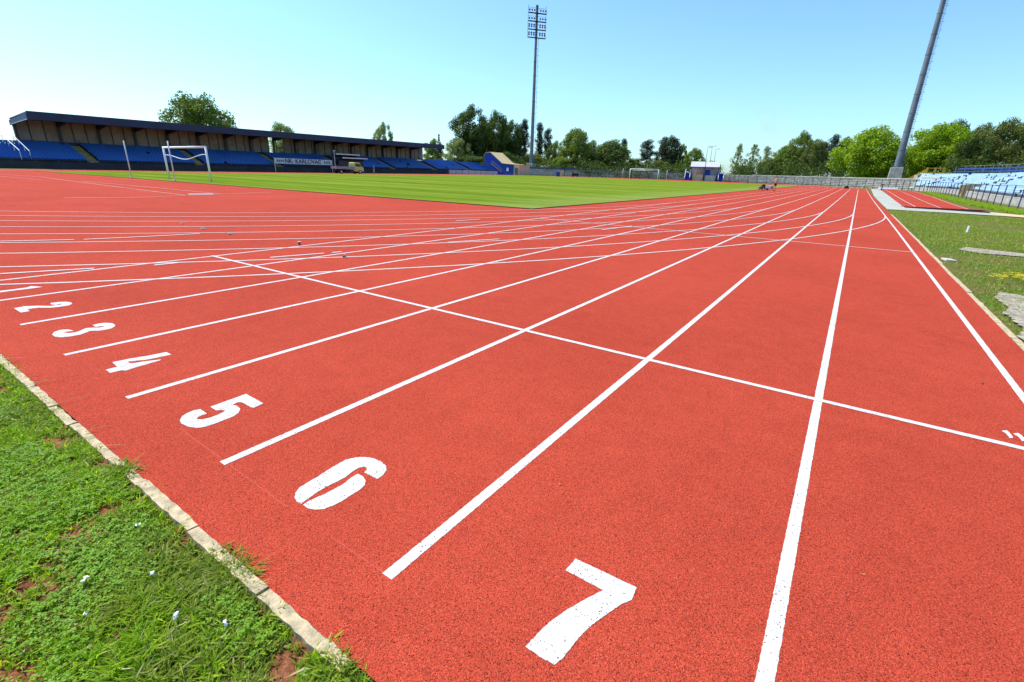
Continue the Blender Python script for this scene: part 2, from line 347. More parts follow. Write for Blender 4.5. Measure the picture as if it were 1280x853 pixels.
# pitch: a slab a little proud of the rubber
px_ = axis(-80, -12, 4); py_ = axis(17, 125, 4)
pitch = S(grid(px_, py_, .035, 'pitch_grass', M['pitch']))
sk = []; fk = []
loop = [(x, 17) for x in px_]+[(-12, y) for y in py_[1:]]
for x, y in loop: z = gzf(x, y); sk += [(x, y, z+.035), (x+.0, y-.0, z-.01)]
for i in range(len(loop)-1): fk.append((2*i, 2*i+1, 2*i+3, 2*i+2))
o = mesh_np('pitch_edge', sk, fk, M['darkwall'], pitch)  # skirt coloured dark to stand in for shade at the slab edge

def lift(x, y): return .22+.78*min(1, max(0, (math.hypot(x+1.3, y)-6)/16))
def ribbon(pts, w, dz, name, m, parent, closed=False, step=3.0, label=None):
    """painted line following the ground"""
    P = [Vector((p[0], p[1])) for p in pts]; Q = [P[0]]
    for a, b in zip(P, P[1:]):
        Ln = (b-a).length; t = 0
        while t < Ln-1e-6:
            q = a.lerp(b, t/Ln); dn = math.hypot(q.x+1.3, q.y)
            t = min(Ln, t+(.012 if dn < 3.5 else .04 if dn < 7 else step)); Q.append(a.lerp(b, t/Ln))
    jr = random.Random(len(Q)); 
    V = []; F = []
    for i, q in enumerate(Q):
        d = (Q[min(i+1, len(Q)-1)]-Q[max(i-1, 0)]).normalized(); nrm = Vector((-d.y, d.x))*w/2
        dn = math.hypot(q.x+1.3, q.y)
        for s_ in (-1, 1):
            v = q+nrm*s_*(1+(jr.uniform(-.055, .045) if dn < 7 and w > .01 else 0)); V.append((v.x, v.y, gzf(v.x, v.y)+dz*lift(v.x, v.y)))
    for i in range(len(Q)-1): F.append((2*i, 2*i+2, 2*i+3, 2*i+1))
    o = mesh_np(name, V, np.array(F), m, parent)
    if label: o['label'] = label
    return o
LW = 1.22
for k in range(9):
    x = -LW*k
    ribbon([(x, .90), (x, YF)], .05, .005, 'lane_line', M['paint'], track)
    r = -CXC-LW*k
    arc = lambda a0, a1, yc: [(CXC+r*math.cos(R(a)), yc+r*math.sin(R(a))) for a in np.linspace(a0, a1, 90)]
    ribbon(arc(0, -180, YT), .05, .009, 'bend_line', M['paint'], track)
    ribbon(arc(0, 180, YF), .05, .005, 'bend_line', M['paint'], track)
    ribbon([(CXC-r, YT), (CXC-r, YF)], .05, .005, 'lane_line', M['paint'], track)
ribbon([(-9.80, 3.70), (.02, 3.70)], .05, .013, 'start_line', M['paint'], track)
ribbon([(-9.76, 13.87), (-1.0, 13.80), (.02, 13.80)], .05, .013, 'start_line', M['paint'], track)
for k, pts in MARK.items():
    if k == 'break': continue
    ribbon(pts, .05 if k[0] == 'j' else .06, .017, 'field_line', M['paint'], track, step=2)
for k in range(8):      # relay marks across the far lanes
    ribbon([(-LW*k-.1, 49+3*k), (-LW*(k+1)+.1, 49+3*k)], .05, .013, 'relay_mark', M['paint'], track)
def rough(poly, r=.0013, st=.009):
    out = []; n = len(poly); jr = random.Random(n)
    for i in range(n):
        a = Vector(poly[i]); b = Vector(poly[(i+1) % n]); m_ = max(1, int((b-a).length/st))
        for k in range(m_): q = a.lerp(b, k/m_); out.append((q.x+jr.uniform(-r, r), q.y+jr.uniform(-r, r)))
    return out
for k, poly in GLYPH.items():
    poly = rough(poly)
    o = mesh_np('lane_number', [(x, y, gzf(x, y)+.0016) for x, y in poly], [tuple(range(len(poly)))], M['paint'], track)
    import bmesh
    bm = bmesh.new(); bm.from_mesh(o.data); bmesh.ops.triangulate(bm, faces=bm.faces[:], ngon_method='EAR_CLIP')
    for f in bm.faces:
        if f.normal.z < 0: f.normal_flip()
    bm.to_mesh(o.data); bm.free()
    o['label'] = 'white painted %s on the red track' % {'11a': 'first small figure 1', '11b': 'second small figure 1', '6a': 'upper stroke of the number 6', '6b': 'lower stroke of the number 6'}.get(k, 'number '+k)
# faint scratch where the number boxes were set out
ribbon([(-4.2, .93), (-3.6,.915), (-3.1, .905)], .0022, .003, 'chalk_mark', M['redcloth'], track); ribbon([(-2.75, .905), (-2.46,.905)], .0022, .003, 'chalk_mark', M['redcloth'], track)

# ------------------------------------------------------------------ kerbs
def kerb_run(x0, x1, y0, y1, along, name, label, zt=.004, gap=.005, ln=.5):
    root = empty(name, (x0, y0, gzf(x0, y0)), label, 'kerb')
    a = x0 if along == 'x' else y0; end = x1 if along == 'x' else y1; s_ = 1 if end > a else -1; first = True
    rr = random.Random(3)
    mb = MB()
    while (end-a)*s_ > .02:
        L = ln*rr.uniform(.6, 1.2); b = a+s_*min(L, abs(end-a)); n = max(2, int(abs(b-a)/.03))
        if n > 14: n = 14
        tops = []
        off = rr.uniform(-.006, .006); hh = zt+rr.uniform(-.006, .004)
        for i in range(n+1):
            t = a+s_*gap+(b-a-2*s_*gap)*i/n
            w0 = off+rr.uniform(-.003, .003); w1 = off+rr.uniform(-.005, .002)
            if rr.random() < .04: w1 -= rr.uniform(.0, .02)
            if along == 'x': p0 = (t, y0+w0); p1 = (t, y1+w1)
            else: p0 = (x0+w0, t); p1 = (x1+w1, t)
            g0 = gzf(*p0); g1 = gzf(*p1)
            tops.append(((*p0, g0+hh), (*p1, g1+hh+rr.uniform(-.003, .002)), (*p0, g0-.08), (*p1, g1-.08)))
        vs = [v for q in tops for v in q]; fs = []
        for i in range(n):
            k = 4*i; fs += [(k, k+4, k+5, k+1), (k+2, k+6, k+4, k), (k+1, k+5, k+7, k+3)]
        fs += [(0, 1, 3, 2), (4*n, 4*n+2, 4*n+3, 4*n+1)]
        mb.add([Vector(v)-root.location for v in vs], fs); a = b
    mb.build('stone_strip', M['kerb'], root)
    return root
kerb_run(-9.5, -2.27, .572, .618, 'x', 'edging_kerb', 'worn yellowish kerb stones between the near lawn and the back edge of the track')
kerb_run(.28, .34, .617, 30.5, 'y', 'edging_kerb', 'narrow pale kerb along the right side of the track beside the gravel and grass', ln=1.0)

# ------------------------------------------------------------------ long jump area right of the track
for nm, poly, m, dz, lab in (
    ('concrete_path', [(.36,36.6),(1.40,36.6),(1.9,70),(2.4,128),(.9,128),(.36,70)], M['slab'], .0, 'pale concrete strip between the track and the jumping runway'),
    ('concrete_path', [(.36,36.4),(1.4,36.6),(6.6,37.9),(5.9,40.9),(.36,40.9)], M['slab'], .004, 'pale concrete apron in front of the jumping pit'),
    ('runway_track', [(1.50,42.7),(5.3,42.7),(6.9,80),(7.2,118),(3.2,127),(2.6,127),(1.95,75)], M['track'], .008, 'red jumping runway beyond the pit'),
    ('sand_path', [(5.6,37.6),(9.0,36.5),(9.0,38.5),(5.6,43.0)], M['sand'], .006, 'sandy path right of the pit')):
    P = [Vector((x, y, 0)) for x, y in poly]
    import bmesh
    bm = bmesh.new(); bm.faces.new([bm.verts.new(p) for p in P])
    for y in np.arange(34, 128, 4): bmesh.ops.bisect_plane(bm, geom=bm.verts[:]+bm.edges[:]+bm.faces[:], plane_co=(0, y, 0), plane_no=(0, 1, 0))
    for v in bm.verts: v.co.z = gzf(v.co.x, v.co.y)+dz
    for f in bm.faces:
        f.normal_update()
        if f.normal.z < 0: f.normal_flip()
    me = bpy.data.meshes.new(nm); bm.to_mesh(me); bm.free(); me.materials.append(m)
    o = bpy.data.objects.new(nm, me); C.objects.link(o); S(o); o['label'] = lab
    if nm == 'runway_track':
        for pts in ([(2.2,42.8),(2.7,80),(3.1,122)], [(3.6,42.8),(4.5,80),(5.0,120)], [(5.1,42.8),(6.6,80),(6.9,116)]):
            ribbon(pts, .06, .014, 'lane_line', M['paint'], o)
z0 = gzf(3.4, 40)
pit = empty('jumping_pit', ((PIT[0]+PIT[1])/2, (PIT[2]+PIT[3])/2, z0), 'sunken rectangular jumping pit with dark lined walls and a red rim', 'pit')
w2, l2 = (PIT[1]-PIT[0])/2, (PIT[3]-PIT[2])/2
b = MB(); b.box(-w2-.1, w2+.1, l2, l2+.12, -.7, .03); b.box(-w2-.1, w2+.1, -l2-.12, -l2, -.7, .03)
b.box(-w2-.12, -w2, -l2, l2, -.7, .028); b.box(w2, w2+.12, -l2, l2, -.7, .028); b.build('pit_wall', M['darkwall'], pit)
b = MB(); b.box(-w2, w2, -l2, l2, -.72, -.62); b.build('pit_floor', M['sand'], pit)
b = MB(); b.box(-w2-.15, w2+.15, l2-.02, l2+.5, .031, .06); b.build('rim_board', M['track'], pit)

# ------------------------------------------------------------------ gravel patches in the right-hand grass
def blob(name, pts, dz, m, lab):
    P = []
    n = len(pts); r2 = random.Random(5)
    for i in range(n):
        a = Vector(pts[i]); b_ = Vector(pts[(i+1) % n])
        for k in range(14):
            q = a.lerp(b_, k/14); P.append((q.x+r2.uniform(-.025, .025), q.y+r2.uniform(-.035, .035)))
    o = mesh_np(name, [(x, y, gzf(x, y)+dz) for x, y in P], [tuple(range(len(P)))], m)
    bm = bmesh.new(); bm.from_mesh(o.data); bmesh.ops.triangulate(bm, faces=bm.faces[:], ngon_method='EAR_CLIP')
    for f in bm.faces:
        if f.normal.z < 0: f.normal_flip()
    bm.to_mesh(o.data); bm.free(); S(o); o['label'] = lab; return o
GP = [[(.37,5.0),(1.6,5.0),(1.9,7.5),(1.75,9.2),(1.2,9.75),(.92,9.5),(.70,9.65),(.56,9.1),(.60,8.5),(.46,8.0),(.50,7.3),(.38,6.8)], [(.95,15.5),(1.3,15.0),(2.3,15.1),(5,15.2),(5,15.9),(2.2,15.8),(1.2,16.2)]]
blob('gravel_patch', GP[0], -.006, M['gravel'], 'pale gravel patch by the right kerb')
blob('gravel_path', GP[1], -.006, M['gravel'], 'thin gravel strip crossing the right-hand grass')
def in_poly(x, y, P):
    c = np.zeros(x.shape, bool); n = len(P)
    for i in range(n):
        x0, y0 = P[i]; x1, y1 = P[(i+1) % n]
        if y0 == y1: continue
        c ^= ((y0 > y) != (y1 > y)) & (x < (x1-x0)*(y-y0)/(y1-y0)+x0)
    return c

# ------------------------------------------------------------------ grass blades
def vnoise(x, y, s, seed):
    r = np.random.default_rng(seed).random((64, 64)); X = x*s+500; Y = y*s+500
    i = np.floor(X).astype(int); j = np.floor(Y).astype(int); u = X-i; v = Y-j; u = u*u*(3-2*u); v = v*v*(3-2*v)
    g = lambda a, b: r[a % 64, b % 64]
    return (g(i, j)*(1-u)+g(i+1, j)*u)*(1-v)+(g(i, j+1)*(1-u)+g(i+1, j+1)*u)*v
def blades(name, x, y, h, w, mats, midx, lean=.6, label=None):
    n = len(x); a = rng.uniform(0, 2*np.pi, n); b = a+rng.normal(0, .5, n)
    dx, dy = np.cos(a), np.sin(a); lx, ly = np.cos(b+np.pi/2), np.sin(b+np.pi/2)
    L = rng.uniform(.2, 1.0, n)*lean*2
    z = gz(x, y)-.028
    V = np.zeros((n, 5, 3))
    for k, (t, ww) in enumerate(((0, 1.), (0, -1.), (.55, .8), (.55, -.8), (1., 0))):
        bend = L*t*t*h; up = h*(t-.35*L*t*t*.6)
        V[:, k, 0] = x+dx*ww*w/2+lx*bend; V[:, k, 1] = y+dy*ww*w/2+ly*bend; V[:, k, 2] = z+np.maximum(up, .002*t)
    base = (np.arange(n)*5)[:, None]
    T = np.concatenate([base+np.array([[0, 1, 3]]), base+np.array([[0, 3, 2]]), base+np.array([[2, 3, 4]])], 1).reshape(-1, 3)
    o = mesh_np(name, V.reshape(-1, 3), T, None, None, mats=mats, midx=np.repeat(midx, 3))
    tag(o, label, 'grass', None, 'stuff'); return o
def clovers(name, x, y, h, r_, mats, label):
    n = len(x); z = gz(x, y)-.028+h; Vs = []
    a0 = rng.uniform(0, 2*np.pi, n)
    for k in range(3):
        a = a0+k*2.09; t1 = rng.uniform(-.3, .5, n)
        c, s_ = np.cos(a), np.sin(a)
        p = []
        for (u, v) in ((0, 0), (.75, -.5), (1.25, 0), (.75, .5)):
            p.append(np.stack([x+(c*u-s_*v)*r_, y+(s_*u+c*v)*r_, z+u*t1*r_], -1))
        Vs.append(np.stack(p, 1))
    V = np.concatenate(Vs, 1); base = (np.arange(n)*12)[:, None]
    F = np.concatenate([base+np.array([[4*k, 4*k+1, 4*k+2, 4*k+3]]) for k in range(3)], 1).reshape(-1, 4)
    o = mesh_np(name, V.reshape(-1, 3), F, mats[0]); tag(o, label, 'clover', None, 'stuff'); return o
def near_density(x, y):
    bare = vnoise(x, y, 2.3, 1)*.6+vnoise(x, y, 6.5, 2)*.4
    edge = np.clip((.575-y)/.16, 0, 1)
    d = np.clip((bare-.20)*3.6, 0.12, 1)*(.45+.55*edge)
    for bx, by, rx, ry in ((-3.22,.50,.22,.10), (-2.42,.50,.14,.09), (-4.55,.50,.20,.09), (-3.0,.24,.12,.035), (-2.55,.30,.10,.03), (-3.75,.45,.12,.05)):
        q = ((x-bx)/rx)**2+((y-by)/ry)**2; d = d*np.clip(.12+q*.75, 0, 1)
    return d
nc = 15000
cx_ = -1.3-rng.random(nc)**1.35*6.4; cy_ = rng.uniform(-.55, .63, nc)
keep = (rng.random(nc) < near_density(cx_, cy_)**.8) & (cy_ < .566+.012*rng.normal(size=nc)+.05*((vnoise(cx_, cy_, 2.6, 77) > .62) | ((np.abs(cx_+2.86) < .13) & (rng.random(nc) < .9)) | (cx_ < -4.95))); cx_, cy_ = cx_[keep], cy_[keep]; nc = len(cx_)
ox = np.concatenate([rng.normal(-2.93, .075, 190), rng.uniform(-6.8, -4.85, 420), rng.normal(-3.98, .05, 50), rng.normal(-2.30, .04, 50)]); oy = rng.uniform(.545, .607, len(ox))
cx_ = np.concatenate([cx_, ox]); cy_ = np.concatenate([cy_, oy]); nc = len(cx_)
k = rng.integers(9, 34, nc); ci = np.repeat(np.arange(nc), k); n = len(ci)
sp_ = rng.uniform(.005, .022, nc)[ci]
x = cx_[ci]+rng.normal(size=n)*sp_; y = cy_[ci]+rng.normal(size=n)*sp_
tall = vnoise(x, y, 4, 3); th_ = rng.uniform(.45, 1.55, nc)[ci]
h = rng.uniform(.016, .040, n)*(.6+.8*tall)*th_; w = rng.uniform(.0032, .0066, n)*rng.uniform(.8, 2.2, nc)[ci]
dry = vnoise(x, y, 3.1, 9); cr_ = rng.random(nc)[ci]
mi = np.where(cr_ < np.clip((dry-.40)*2.2, .15, .85), 1, 0); mi = np.where(rng.random(n) < .035, 2, mi)
blades('lawn_grass', x, y, h, w, [M['blade'], M['blade2'], M['straw']], mi, .8, 'tufty sunlit lawn grass in the near left corner')
n = 60000
x = -1.3-rng.random(n)**1.35*6.4; y = rng.uniform(-.55, .55, n)
cd = vnoise(x, y, 3.3, 21)
keep = (rng.random(n) < np.clip((cd-.36)*3, 0, 1)*near_density(x, y)); x, y = x[keep], y[keep]; n = len(x)
clovers('lawn_clover', x, y, rng.uniform(.008, .04, n), rng.uniform(.005, .010, n), [M['clover']], 'patches of broad clover leaves among the near grass')
# right-hand grass
n = 420000
yy = 4.6+(rng.random(n)**1.9)*33; x = .35+rng.random(n)**1.15*9.5; y = yy
bare = vnoise(x, y, .55, 31)*.6+vnoise(x, y, 1.9, 32)*.4
dens = np.clip((bare-.26)*2.8, .06, 1)
for i_, g in enumerate(GP): dens = np.where(in_poly(x, y, g), np.clip((vnoise(x, y, 2.2 if i_ != 1 else 4, 44)-(.42 if i_ != 1 else .55))*3, .10, .95), dens)
dens = np.where(y > 36.2, dens*(x > 6.8), dens)
edge = np.clip((x-.34)/.3, .15, 1)
keep = rng.random(n) < dens*edge; x, y = x[keep], y[keep]; n = len(x)
h = rng.uniform(.02, .055, n)*(.5+.9*vnoise(x, y, 1.2, 33))*(1+.012*y); w = rng.uniform(.004, .007, n)*(1+y*.045)
dry = vnoise(x, y, .5, 35)*.6+vnoise(x, y, 2, 36)*.4
mi = np.where(rng.random(n) < np.clip((dry-.22)*2.2, .25, .95), 1, 0); mi = np.where(rng.random(n) < .10, 2, mi)
blades('verge_grass', x, y, h, w, [M['blade3'], M['blade2'], M['straw']], mi, .7, 'patchy grass right of the track')
# strip at the foot of the right-hand fence and beyond the far bend
n = 60000
t = rng.random(n); y = 40+t*75; x = 7.0+rng.random(n)*2.1+(y > 80)*-.0; 
keep = x > (5.6+(y-42)*.034); x, y = x[keep], y[keep]; n = len(x)
blades('verge_grass', x, y, rng.uniform(.08, .2, n), rng.uniform(.03, .06, n), [M['blade'], M['blade2']], (rng.random(n) < .3).astype(int), .7, 'grass strip at the foot of the blue fence')
# loose straws lying on the rubber
def straw(x, y, a, L): return [(x+L*t*math.cos(a+.5*t), y+L*t*math.sin(a+.5*t), gzf(x, y)+.008+.012*math.sin(3*t)) for t in np.linspace(0, 1, 5)]
for (x, y, a, L) in ((-5.1,.60,1.0,.20),(-4.55,.60,.8,.12),(-5.6,.61,.5,.15),(-3.9,.60,1.9,.08),(-6.3,.6,.4,.14),(-4.3,.60,.3,.11)):
    b = MB(); b.tube(straw(x, y, a, L), [.0016,.0015,.0013,.001,.0006], 5)
    tag(b.build('dry_straw', M['straw']), 'dry grass straw lying over the back edge of the track', 'straw', 'dry straws on the track edge')
# petals
for i, (x, y, s_, lab) in enumerate(((-3.28,.25,.014,'white petal on the lawn, farthest left of the petals'),(-3.12,.40,.010,'small white petal on the lawn near the kerb'),
    (-2.86,.37,.012,'white petal on the lawn just below the middle of the petals'),(-2.70,.45,.010,'rounded white petal on the lawn nearest to the camera'),(-3.10,.20,.006,'tiny white speck of a petal on the lawn'),(-3.45,.47,.009,'white petal on the lawn close by the kerb joint'))):
    b = MB(); n = 9; vs = [(0, 0, .004)]
    for k in range(n):
        a = 2*math.pi*k/n+i; rr = s_*(1-.35*math.cos(2*a+i)); vs.append((rr*math.cos(a), .75*rr*math.sin(a), .003+.006*math.sin(3*a+i)))
    b.add(vs, [(0, k+1, (k+1) % n+1) for k in range(n)]); o = b.build('fallen_petal', M['petal'], None, True)
    o.location = (x, y, gzf(x, y)+.018); o.rotation_euler = (.35, -.2, i)
    so = o.modifiers.new('thick', 'SOLIDIFY'); so.thickness = .0006
    tag(o, lab, 'petal', 'white petals on the lawn')
# yellow flowers right
stf = 1; fl = empty('yellow_flowers', (.97, 10.9, gzf(.97, 10.9)), 'low clump of yellow flowers in the right-hand grass', 'flowers')
b = MB(); st = MB(); r3 = random.Random(2)
for i in range(46):
    q_ = r3.choice(((-.10,-.22),(.17,.3),(.20,-.05))); x, y, z = q_[0]+r3.gauss(0, .055), q_[1]+r3.gauss(0, .13), r3.uniform(.05, .10)
    st.bar((x, y, -.03), (x, y, z), .003)
    for k in range(5):
        a = 2*math.pi*k/5+i; c, s_ = math.cos(a), math.sin(a)
        b.add([(x, y, z), (x+.022*c-.011*s_, y+.022*s_+.011*c, z+.004), (x+.032*c, y+.032*s_, z+.006), (x+.022*c+.011*s_, y+.022*s_-.011*c, z+.004)], [(0, 1, 2, 3)])
b.build('blossom', M['flower'], fl); st.build('stem', M['blade'], fl)['kind'] = 'stuff'
# little items on the verge
b = MB(); b.box(-.03, .03, -.025, .025, -.04, .20); b.box(-.03, .03, -.026, .026, .18, .20); o = b.build('marker_post', M['whitemetal'], None, bevel=.008)
o.location = (1.93, 21.6, gzf(1.9, 21.6)); o.rotation_euler = (0, .10, 1.2); tag(o, 'short white marker post leaning in the right-hand grass', 'post')
b = MB(); b.box(-.09, .09, -.12, .10, -.03, .012); b.box(.092, .14, -.05, .05, -.03, .004); o = b.build('stone_slab', M['coping'], None, bevel=.012)
o.location = (.52, 13.1, gzf(.5, 13)); o.rotation_euler = (.03, .05, .3); tag(o, 'broken pale stone slab beside the right kerb', 'stone')
# cups on the lane lines
for (p, s_, lab) in (((375,311,10.1), .8, 'small grey plastic cup standing on a lane line, left of the pair'), ((429,325,8.5), .7, 'small grey plastic cup tipped over on the red lane, right of the pair')):
    q = at(*p); b = MB(); b.tube([(0,0,0),(0,0,.075*s_)], [.022*s_, .034*s_], 16); o = b.build('plastic_cup', M['greysteel'], None, True)
    b = MB(); b.tube([(0,0,.075*s_),(0,0,.083*s_)], .037*s_, 16); b.build('cup_rim', M['dirtywhite'], o)
    o.location = (q.x, q.y, gzf(q.x, q.y)+(.004 if s_ == .8 else .026)); o.rotation_euler = (0, 0 if s_ == .8 else 1.2, .5); tag(o, lab, 'cup', 'small cups on the track')
for i, p in enumerate(((228,281.5),(254,288),(288,294.5))):
    a, e = azel(*p); d = CH/math.tan(-e); q = at(*p, d)
    b = MB(); b.box(-.05,.05,-.035,.035,0,.012); b.box(-.02,.02,-.02,.02,.012,.03); o = b.build('marker_plate', M['concrete'], None, bevel=.004)
    o.location = (q.x, q.y, gzf(q.x, q.y)+.006); o.rotation_euler.z = i*.4
    tag(o, 'small grey marker plate lying on the bend lanes, %s' % ('farthest of the three', 'middle of the three', 'nearest of the three')[i], 'marker', 'grey marker plates on the bend')
# javelin board
b = MB(); b.box(-.50, .50, -.15, .15, 0, .02); o = b.build('takeoff_board', M['whitemetal'], None, bevel=.005); o.location = (-26.75, 11.1, gzf(-26.7, 11.1)+.004); o.rotation_euler.z = 1.35
tag(o, 'white board lying where the throwing lines meet on the red apron', 'board')

for i, (px1, py1, lab) in enumerate(((1078, 719, 'small curled brown leaf scrap on the lane right of the number 7'), (1228, 480, 'tiny dark twig scrap on the outermost lane near the right edge'), (700, 606, 'tiny dry leaf scrap on the lane above the number 7'))):
    a, e = azel(px1, py1); q = at(px1, py1, CH/math.tan(-e)); b = MB(); s_ = (.008, .014, .005)[i]
    vs = [(0, 0, .004)]+[(s_*math.cos(t)*(1+.4*math.sin(2*t+i)), .5*s_*math.sin(t), .002+.003*math.sin(2*t)) for t in np.linspace(0, 2*math.pi, 9)[:-1]]
    b.add(vs, [(0, k+1, (k+1) % 8+1) for k in range(8)]); o = b.build('leaf_scrap', M['bark'] if i == 1 else M['orange'])
    o.location = (q.x, q.y, gzf(q.x, q.y)+.003); o.rotation_euler.z = i*1.1; tag(o, lab, 'leaf')
# ================================================================== STRUCTURES ROUND THE TRACK
def swp(t, r):
    """point on the stadium-shaped sweep: straight for t<0, then round the far bend"""
    if t < 0: return (r+CXC, YF+t)
    a = t/57.0; return (CXC+r*math.cos(a), YF+r*math.sin(a))
def sweep(mb, prof, ts, closed=False):
    n = len(prof); vs = []
    for t in ts:
        for r, z in prof: x, y = swp(t, r); vs.append((x, y, z+gzf(x, y)))
    fs = []
    for i in range(len(ts)-1):
        for k in range(n-1 if not closed else n):
            a = i*n+k; b = i*n+(k+1) % n; fs.append((a, b, b+n, a+n))
    fs.append(tuple(range(n))); fs.append(tuple((len(ts)-1)*n+k for k in reversed(range(n))))
    return mb.add(vs, fs)
def seat_geo(w=.42):
    """one shell seat: pan with rounded front and a leaning back, facing -u"""
    p = [(-.02,0),(.0,.035),(.30,.02),(.36,.05),(.43,.34),(.40,.35),(.33,.09),(.28,.05),(.0,.005)]
    return p
SEATP = [(-.02,.40),(.0,.445),(.30,.42),(.34,.46),(.42,.76),(.39,.765),(.30,.49),(.27,.45),(.0,.42)]
LEG = [(.10,.0),(.20,.0),(.20,.42),(.10,.42)]
def seat_mb(mb, o, u, v, w=.42, sz=1):
    if w == .46: sz = .80
    """o origin, u direction back, v along row"""
    n = len(SEATP); vs = []
    for s_ in (-w/2, w/2):
        for a, z in SEATP: vs.append((o[0]+u[0]*a+v[0]*s_, o[1]+u[1]*a+v[1]*s_, o[2]+z*sz))
    fs = [(i, (i+1) % n, (i+1) % n+n, i+n) for i in range(n)]+[(0,1,2,7,8), (2,3,6,7), (3,4,5,6), (n,n+8,n+7,n+2,n+1), (n+2,n+7,n+6,n+3), (n+3,n+6,n+5,n+4)]
    mb.add(vs, fs)
def chair_set(root, spots, m, near, name='seat'):
    """nearest 100 as parts, the rest as one"""
    spots = sorted(spots, key=near)
    def one(sp):
        mb = MB(); o, u, v, w = sp
        mb2 = MB(); seat_mb(mb2, (0,0,0), u, v, w); return mb2
    cache = {}
    for sp in spots[:100]:
        o, u, v, w = sp; key = (round(u[0], 2), round(u[1], 2), w)
        if key not in cache:
            mb = MB(); seat_mb(mb, (0,0,0), u, v, w); ob = mb.build(name, m, root); cache[key] = ob
        else: ob = cache[key].copy(); C.objects.link(ob); ob.parent = root
        ob.location = Vector(o)-root.location
    mb = MB()
    for o, u, v, w in spots[100:]: seat_mb(mb, Vector(o)-root.location, u, v, w)
    ob = mb.build(name+'s', m, root); ob['kind'] = 'stuff'

# ------------------------------------------------------------------ right-hand open stand (pale blue)
RB = -CXC                                       # radius of line A
st_loc = Vector((12, 70, 0))
stand = empty('open_stand', st_loc, 'open concrete stand with faded pale blue seats along the right side', 'stand')
NR = 10; r0 = RB+11.6; TR = .78; RS = .25; ZF = .72
def tend(k): return R(21.5+1.15*k)*57
b = MB()
ts0 = list(np.arange(-76, 0, 3))
for k in range(NR+1):
    ts = ts0+list(np.arange(0, tend(k), 2.5))+[tend(k)]
    z = ZF+RS*k
    prof = [(r0+TR*k, -.5), (r0+TR*k, z), (r0+TR*(k+1), z), (r0+TR*(k+1), -.5)] if k < NR else [(r0+TR*k, -.5), (r0+TR*k, z), (r0+TR*k+1.8, z), (r0+TR*k+1.8, -.5)]
    sweep(b, [(r, zz) for r, zz in prof], ts, True)
ob = b.build('terrace', M['concrete'], stand); ob.location = -st_loc
GAP = [(-17.5, -14.6), (-48, -46.6), (16.5, 17.9)]          # gangways
spots = []; dark = []; r4 = random.Random(11)
for k in range(NR):
    t = -75.5
    while t < tend(k)-.5:
        if not any(a < t < b_ for a, b_ in GAP):
            x, y = swp(t, r0+TR*k+.22); x2, y2 = swp(t, r0+TR*k+1.2); x3, y3 = swp(t+.1, r0+TR*k+.22)
            u = Vector((x2-x, y2-y, 0)).normalized(); v = Vector((x3-x, y3-y, 0)).normalized()
            gap = r4.random() < .06
            if not gap: spots.append(((x, y, ZF+RS*k+gzf(x, y)), (u.x, u.y), (v.x, v.y), .46))
            elif r4.random() < .8: dark.append(((x, y, ZF+RS*k+gzf(x, y)), (u.x, u.y), (v.x, v.y), .46))
        t += .5
nearf = lambda s: (s[0][0]-CX0)**2+(s[0][1])**2 if s[0][1] > 52 else 9e9+s[0][1]
chair_set(stand, spots, M['seatpale'], nearf)
mb = MB()
for o_, u, v, w in dark:
    p = Vector(o_)-st_loc; Mx = Matrix.Translation(p) @ Matrix(((u[0], v[0], 0, 0), (u[1], v[1], 0, 0), (0, 0, 1, 0), (0, 0, 0, 1)))
    mb.box(.0, .12, -.24, .24, .0, .42, Mx); mb.box(-.1, .35, -.26, .26, .38, .42, Mx); mb.box(.3, .34, -.25, .25, .42, .70, Mx)
ob = mb.build('missing_seat_bracket', M['darksteel'], stand); ob['kind'] = 'stuff'
# dark blue back rows
spots = []
for k in (0, 1):
    t = -75.5
    while t < 24:
        x, y = swp(t, r0+TR*NR+.35+.75*k); a_ = max(0, t)/57; spots.append(((x, y, ZF+RS*NR+.28+.55*k+gzf(x, y)), (math.cos(a_), math.sin(a_)), (-math.sin(a_), math.cos(a_)), .46)); t += .5
mb = MB()
for o_, u, v, w in spots: seat_mb(mb, Vector(o_)-st_loc, u, v, w)
ob = mb.build('rear_seats', M['seatdark'], stand); ob['kind'] = 'stuff'; ob['label'] = 'two dark blue rear rows of seats'
b = MB()
rb = r0+TR*NR+1.9
for t in np.arange(-75, 26, 2.5):
    x, y = swp(t, rb); z = ZF+RS*NR+gzf(x, y); b.bar((x, y, z), (x, y, z+1.9), .06)
for t0, t1 in zip(np.arange(-75, 24, 3), np.arange(-72, 27, 3)):
    for dz in (1.9, 1.45):
        p = swp(t0, rb); q = swp(t1, rb); z = ZF+RS*NR
        b.bar((*p, z+dz+gzf(*p)), (*q, z+dz+gzf(*q)), .035)
ob = b.build('rear_rail', M['concrete'], stand); ob.location = -st_loc
# entrance tunnel walls through the stand
b = MB()
for t in (GAP[0][0]+.2, GAP[0][1]-.2):
    b = MB(); p = swp(t, r0-.5); q = swp(t, r0+4.5); g = gzf(*p)
    b.prism([(p[0], g-.3), (p[0]+1.9, g-.3), (p[0]+1.9, g+1.7), (p[0]+1.2, g+1.65), (p[0], g+1.45)], p[1]-.15, p[1]+.15, 'y')
    ob = b.build('gangway_wall', M['yellow'], stand); ob.location = -st_loc
for t0 in (GAP[0],):
    b = MB()
    for k in range(4):
        p = swp(sum(t0)/2, r0-.3+.5*k); g = gzf(*p)
        b.box(p[0], p[0]+.5, p[1]-1.2, p[1]+1.2, g-.3, g+.2*(k+1))
    ob = b.build('gangway_steps', M['sand'], stand); ob.location = -st_loc

